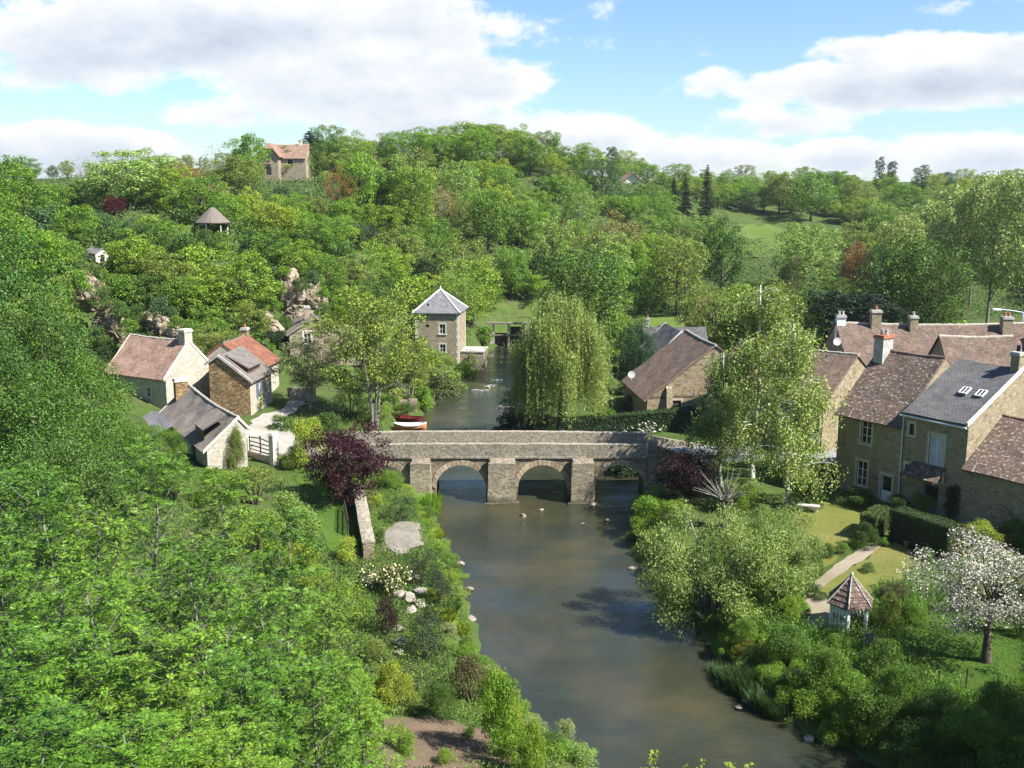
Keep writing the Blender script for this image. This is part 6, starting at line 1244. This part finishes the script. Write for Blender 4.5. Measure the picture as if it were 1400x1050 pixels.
q = MB(); q.tube([(0, 0, He + 1.25), (0, 0, He + 1.36), (0, 0, He + 1.46), (0, 0, He + 1.5)], [.07, .09, .06, .01], 8); q.build('finial', M['cement'], rf)
x, y, z = G(1155, 880); q = MB(); q.tube([(0, 0, 0), (-.25, .5, 1.15)], [.025, .02], 5); o = q.build('leaning_stake', M['wood']); o.location = (x, y, z); tag(o, 'bent wooden stake leaning before the gazebo', 'stake')
for px, py, hh in [(1282, 940, .85), (1320, 945, 1.1), (1362, 955, 1.0), (1245, 905, 1.0)]: x, y, z = G(px, py); q = MB(); q.tube([(0, 0, -.2), (.02, 0, hh)], [.035, .03], 6); o = q.build('fence_stake', M['darkwood']); o.location = (x, y, z); tag(o, 'thin wooden stake at the lower edge of the orchard grass', 'stake', 'stakes along the orchard grass')
# terracotta pot on the lawn, stone bench at the house lawn
x, y, z = G(1240, 748); q = MB(); q.tube([(0, 0, 0), (0, 0, .3), (0, 0, .34), (0, 0, .38)], [.14, .2, .23, .22], 12); o = q.build('flower_pot', M['terracotta']); o.location = (x, y, z); tag(o, 'terracotta pot on the grass at the foot of the box hedge', 'pot')
x, y, z = G(1105, 700); b = empty('stone_bench', (x, y, z), R(-20)); tag(b, 'small pale stone bench at the edge of the house lawn', 'bench'); q = MB(); q.box(-.7, -.22, .38, .7, .22, .5, .01); q.build('seat', M['pale_dressed'], b)
for s in (-.45, .45): q = MB(); q.box(s - .1, -.18, -.1, s + .1, .18, .38, .01); q.build('leg', M['pale_dressed'], b)
# pollard stump
x, y, z = G(990, 722); p = empty('pollard_stump', (x, y, z - .2)); tag(p, 'pollarded stump bristling with bare grey rods behind the willow shrub', 'tree'); q = MB()
q.tube([(0, 0, 0), (.05, .05, .8), (-.05, 0, 1.6), (.1, 0, 2.1), (.05, 0, 2.35)], [.42, .34, .38, .46, .2], 10); q.build('trunk', M['bark'], p); q = MB()
for k in range(44):
    a = rnd.uniform(0, 2*PI); e = rnd.uniform(.25, 1.35); l = rnd.uniform(.9, 2.3); s = Vector((.3 * math.cos(a), .3 * math.sin(a), 2.15)); t = s + Vector((math.cos(a) * math.cos(e), math.sin(a) * math.cos(e), math.sin(e))) * l; q.tube([s, s.lerp(t, .5) + Vector((0, 0, .06)), t], [.032, .022, .008], 4, False)
q.build('rods', M['bark_grey'], p)
# fallen branch by the water
x, y = at_z(942, 848, .2); q = MB(); q.tube([(-.7, -.1, 0), (.1, 0, .12), (.8, .25, .3)], [.05, .09, .07], 7); o = q.build('driftwood', M['bark_grey']); o.location = (x, y, .1); tag(o, 'pale driftwood branch resting on the right water edge', 'branch')
# boats above the bridge
def boat(label, x, y, rz, L, W, H, hull, inside, seatm):
    b = empty('rowing_boat', (x, y, .0), rz); tag(b, label, 'boat'); n = 14; ring = []
    prof = [(-1, .0, .42), (-.6, .78, .2), (-.3, 1.0, 0), (0, 1.0, 0)]
    def sec(t): 
        w = W / 2 * (1 - abs(2 * t - 1) ** 2.6) ** .8 + .03; s = .18 * (2 * t - 1) ** 2; return [(-L/2 + L*t, -w, H + s), (-L/2 + L*t, -w*.82, H*.45 + s*.5), (-L/2 + L*t, -w*.4, .02 + s*.3), (-L/2 + L*t, w*.4, .02 + s*.3), (-L/2 + L*t, w*.82, H*.45 + s*.5), (-L/2 + L*t, w, H + s)]
    q = MB(); i_ = MB(); r = MB(); S_ = [sec(k / n) for k in range(n + 1)]
    for k in range(n):
        for j in range(5): q.quad(S_[k][j], S_[k+1][j], S_[k+1][j+1], S_[k][j+1]); i_.quad(*[(p[0] * .985, p[1] * .93, p[2] + .035) for p in (S_[k][j], S_[k+1][j], S_[k+1][j+1], S_[k][j+1])])
        for j in (0, 5): a, c = S_[k][j], S_[k+1][j]; g_ = .05 if j else -.05; r.hexa([(a[0], a[1] - g_, a[2] - .03), (c[0], c[1] - g_, c[2] - .03), (c[0], c[1] + g_ * .4, c[2] - .03), (a[0], a[1] + g_ * .4, a[2] - .03)], [(a[0], a[1] - g_, a[2] + .05), (c[0], c[1] - g_, c[2] + .05), (c[0], c[1] + g_ * .4, c[2] + .05), (a[0], a[1] + g_ * .4, a[2] + .05)])
    q.build('hull', M[hull], b, True); i_.build('lining', M[inside], b, True); r.build('gunwale', M[seatm], b)
    for t in (.28, .52, .76): w = W * .4; z_ = H * .68; q = MB(); q.box(-L/2 + L*t - .12, -w, z_, -L/2 + L*t + .12, w, z_ + .04); q.build('seat', M[seatm], b)
boat('dark red rowing boat moored at the bank above the bridge', *at_z(556, 577, 0), R(-24), 3.8, 1.3, .5, 'boat_red', 'boat_red', 'boat_red')
boat('orange varnished rowing boat with white top nearest the bridge', *at_z(561, 588, 0), R(4), 3.2, 1.25, .55, 'boat_orange', 'white', 'white')
x, y = at_z(569, 570, 0); q = MB(); q.box(-1.6, -.6, -.6, .35, .6, 1.75, .03); o = q.build('river_abutment', M['mill_stone']); o.location = (x - .3, y + .5, 0); tag(o, 'ruined stone abutment with grassy top standing in the river', 'masonry')
# satellite dishes and street lamp cable
for (px, py, d, lab) in ((863, 511, 99, 'white satellite dish beside the dark tree left of the barn'), (1143, 466, 90, 'white satellite dish on the white chimney behind the birch')):
    x, y, z = at_y(px, py, d); b = empty('satellite_dish', (x, y, z)); tag(b, lab, 'dish'); q = MB(); N_ = 14
    for a in range(3):
        for k in range(N_): P_ = lambda r_, k_: (r_ * math.cos(2*PI*k_/N_), -.35 + r_*r_*-.3, r_ * math.sin(2*PI*k_/N_)); q.quad(P_(.12 * a, k), P_(.12 * a, k + 1), P_(.12 * (a + 1), k + 1), P_(.12 * (a + 1), k))
    q.build('reflector', M['white'], b); q = MB(); q.tube([(0, -.3, 0), (0, 0, -.1), (0, .1, -.9 if px < 900 else -.2), (0, .1, -2.6 if px < 900 else -.25)], [.03, .03, .03, .03], 6); q.tube([(0, -.36, -.3), (0, -.8, -.05)], [.015, .015], 5); q.build('mount', M['zinc'], b)

x, y, z = at_y(1399, 427, 96); zl = hz(x, y); lp = empty('street_lamp', (x, y, zl)); tag(lp, 'pale street lamp arm reaching in from the right edge before the poplars', 'street lamp'); q = MB(); q.tube([(0, 0, -.2), (0, 0, z - zl)], [.08, .06], 8); q.build('pole', M['zinc'], lp); q = MB(); q.tube([(0, 0, z - zl - .02), (-1.3, 0, z - zl + .2), (-2.2, 0, z - zl + .28)], [.05, .045, .04], 7); q.build('arm', M['zinc'], lp); q = MB(); q.box(-2.9, -.12, z - zl + .2, -2.1, .12, z - zl + .36, .02); q.build('lamp_head', M['white'], lp)
# ------------------------------------------------------------------ camera, sun and sky
cam = bpy.data.objects.new('camera', bpy.data.cameras.new('camera')); COL.objects.link(cam); cam.location = (0, 0, CAM_H); cam.rotation_euler = (PI / 2 - TH, 0, 0)
cam.data.sensor_width = 36; cam.data.lens = 36 * FPX / 1400; cam.data.clip_end = 6000; cam.data.clip_start = .1; S.camera = cam
SUN_EL, SD = R(47), nrm((.90, -.43))
sun = bpy.data.objects.new('sun', bpy.data.lights.new('sun', 'SUN')); COL.objects.link(sun); sun.data.energy = 5.0; sun.data.angle = R(.53); sun.data.color = (1, .965, .91)
dv = Vector((SD[0] * math.cos(SUN_EL), SD[1] * math.cos(SUN_EL), math.sin(SUN_EL))); sun.rotation_euler = dv.to_track_quat('Z', 'Y').to_euler(); sun.location = (60, -20, 80)
W = bpy.data.worlds.new('World'); S.world = W; W.use_nodes = True; t = NT.__new__(NT); t.t = W.node_tree; t.t.nodes.clear()
out = t.n('ShaderNodeOutputWorld'); bgn = t.n('ShaderNodeBackground'); bgn.inputs[1].default_value = .07; t.l(bgn.outputs[0], out.inputs[0])
sky = t.n('ShaderNodeTexSky', sky_type='NISHITA', sun_disc=False); sky.sun_elevation = SUN_EL; sky.sun_rotation = math.atan2(SD[0], SD[1]); sky.altitude = 100; sky.air_density = 1.0; sky.dust_density = .4; sky.ozone_density = 1.6
tc = t.n('ShaderNodeTexCoord').outputs['Generated']; sp = t.n('ShaderNodeSeparateXYZ'); t.l(tc, sp.inputs[0])
AZ = t.math('ARCTAN2', sp.outputs[0], sp.outputs[1]); EL = t.math('ARCSINE', sp.outputs[2])
cb = t.n('ShaderNodeCombineXYZ'); t.l(AZ, cb.inputs[0]); t.l(t.math('MULTIPLY', EL, 1.7), cb.inputs[1])
def cnoise(scale, det, rough, off=0):
    m = t.n('ShaderNodeMapping'); m.inputs['Location'].default_value = (off, off * .7, 3.3); t.l(cb.outputs[0], m.inputs[0]); x = t.n('ShaderNodeTexNoise', i_Scale=scale, i_Detail=det, i_Roughness=rough); t.l(m.outputs[0], x.inputs['Vector']); return x.outputs['Fac']
n1 = cnoise(7, 8, .62); n2 = cnoise(20, 7, .62, 5.1); n3 = cnoise(3.2, 4, .55, 9.7)
def sky_ang(px, py): x, y, z = ray(px, py); return math.atan2(x, y), math.atan2(z, math.hypot(x, y))
ELL = [(330, 38, 420, 80, 1.0), (520, 120, 260, 80, 1.0), (640, 185, 250, 55, .9), (60, 60, 200, 70, .8), (110, 212, 190, 50, 1.0), (800, 185, 130, 42, .9), (960, 215, 150, 38, .9), (1060, 165, 110, 32, .8), (1140, 215, 90, 30, .9), (1240, 112, 270, 48, 1.1), (1190, 70, 110, 30, .8), (1360, 85, 140, 48, 1.0), (1330, 215, 150, 45, 1.1), (745, 45, 90, 26, .22), (830, 12, 50, 24, .15), (1365, 2, 90, 24, .25), (300, 160, 90, 30, .6), (1000, 110, 60, 20, .5)]
dens = None; low = None
for px, py, rx, ry, am in ELL:
    a, e = sky_ang(px, py); e2 = sky_ang(px, py - ry)[1] - e; ax = rx / FPX
    u_ = t.math('DIVIDE', t.math('SUBTRACT', AZ, a), ax); v_ = t.math('DIVIDE', t.math('SUBTRACT', EL, e), e2)
    q = t.math('MULTIPLY', t.math('SUBTRACT', 1.0, t.math('ADD', t.math('MULTIPLY', u_, u_), t.math('MULTIPLY', v_, v_))), am); q = t.math('MAXIMUM', q, -.6)
    wv = t.math('MULTIPLY', t.math('MAXIMUM', q, 0.0), t.math('MULTIPLY', v_, 1.0))
    dens = q if dens is None else t.math('MAXIMUM', dens, q); low = wv if low is None else t.math('ADD', low, wv)
rest = t.math('SUBTRACT', t.math('MULTIPLY', t.step(EL, .34, .55), t.math('SUBTRACT', n3, .46)), .25)   # broken cloud over the rest of the sky
dens = t.math('MAXIMUM', dens, rest)
d2 = t.math('ADD', dens, t.math('ADD', t.math('MULTIPLY', t.math('SUBTRACT', n1, .5), 2.7), t.math('MULTIPLY', t.math('SUBTRACT', n2, .5), 1.5)))
mask = t.step(d2, .06, .58)
lit = t.math('ADD', t.math('MULTIPLY', low, .35), t.math('ADD', t.math('MULTIPLY', t.math('SUBTRACT', n2, .5), 1.1), t.math('MULTIPLY', t.math('SUBTRACT', .75, d2), .42)))
ccol = t.ramp(t.math('ADD', lit, .5), (.06, (3.5, 3.95, 4.65)), (.36, (4.9, 5.3, 5.85)), (.54, (6.0, 6.1, 6.25)), (.76, (7.1, 7.1, 7.1)))
hz_fade = t.step(EL, -.02, .02)
skc = t.mix(1.0, sky.outputs[0], (.84, 1.0, 1.14), 'MULTIPLY')
mask2 = t.math('MULTIPLY', mask, hz_fade); fin = t.mix(t.math('MULTIPLY', mask2, .96), skc, ccol); t.l(fin, bgn.inputs[0])
S.view_settings.view_transform = 'Standard'; S.view_settings.look = 'None'; S.view_settings.exposure = 1.2; S.view_settings.gamma = 1.0; S.view_settings.use_curve_mapping = False
S.cycles.max_bounces = 6; S.cycles.diffuse_bounces = 2; S.cycles.glossy_bounces = 2; S.cycles.transmission_bounces = 4; S.cycles.transparent_max_bounces = 4; S.cycles.caustics_reflective = False; S.cycles.caustics_refractive = False
S.cycles.use_denoising = True
try: S.cycles.denoiser = 'OPENIMAGEDENOISE'; S.cycles.denoising_input_passes = 'RGB_ALBEDO_NORMAL'
except Exception: pass

# ------------------------------------------------------------------ the air of the valley
hzm = bpy.data.materials.new('air_haze'); hzm.use_nodes = True; nt_ = hzm.node_tree; nt_.nodes.clear(); o_ = nt_.nodes.new('ShaderNodeOutputMaterial'); v_ = nt_.nodes.new('ShaderNodeVolumePrincipled')
v_.inputs['Color'].default_value = (.86, .92, 1, 1); v_.inputs['Density'].default_value = .00010; v_.inputs['Anisotropy'].default_value = .25; nt_.links.new(v_.outputs[0], o_.inputs['Volume'])
q = MB(); q.box(-2600, -700, -8, 2600, 3700, 62); tag(q.build('haze', hzm), kind='stuff')
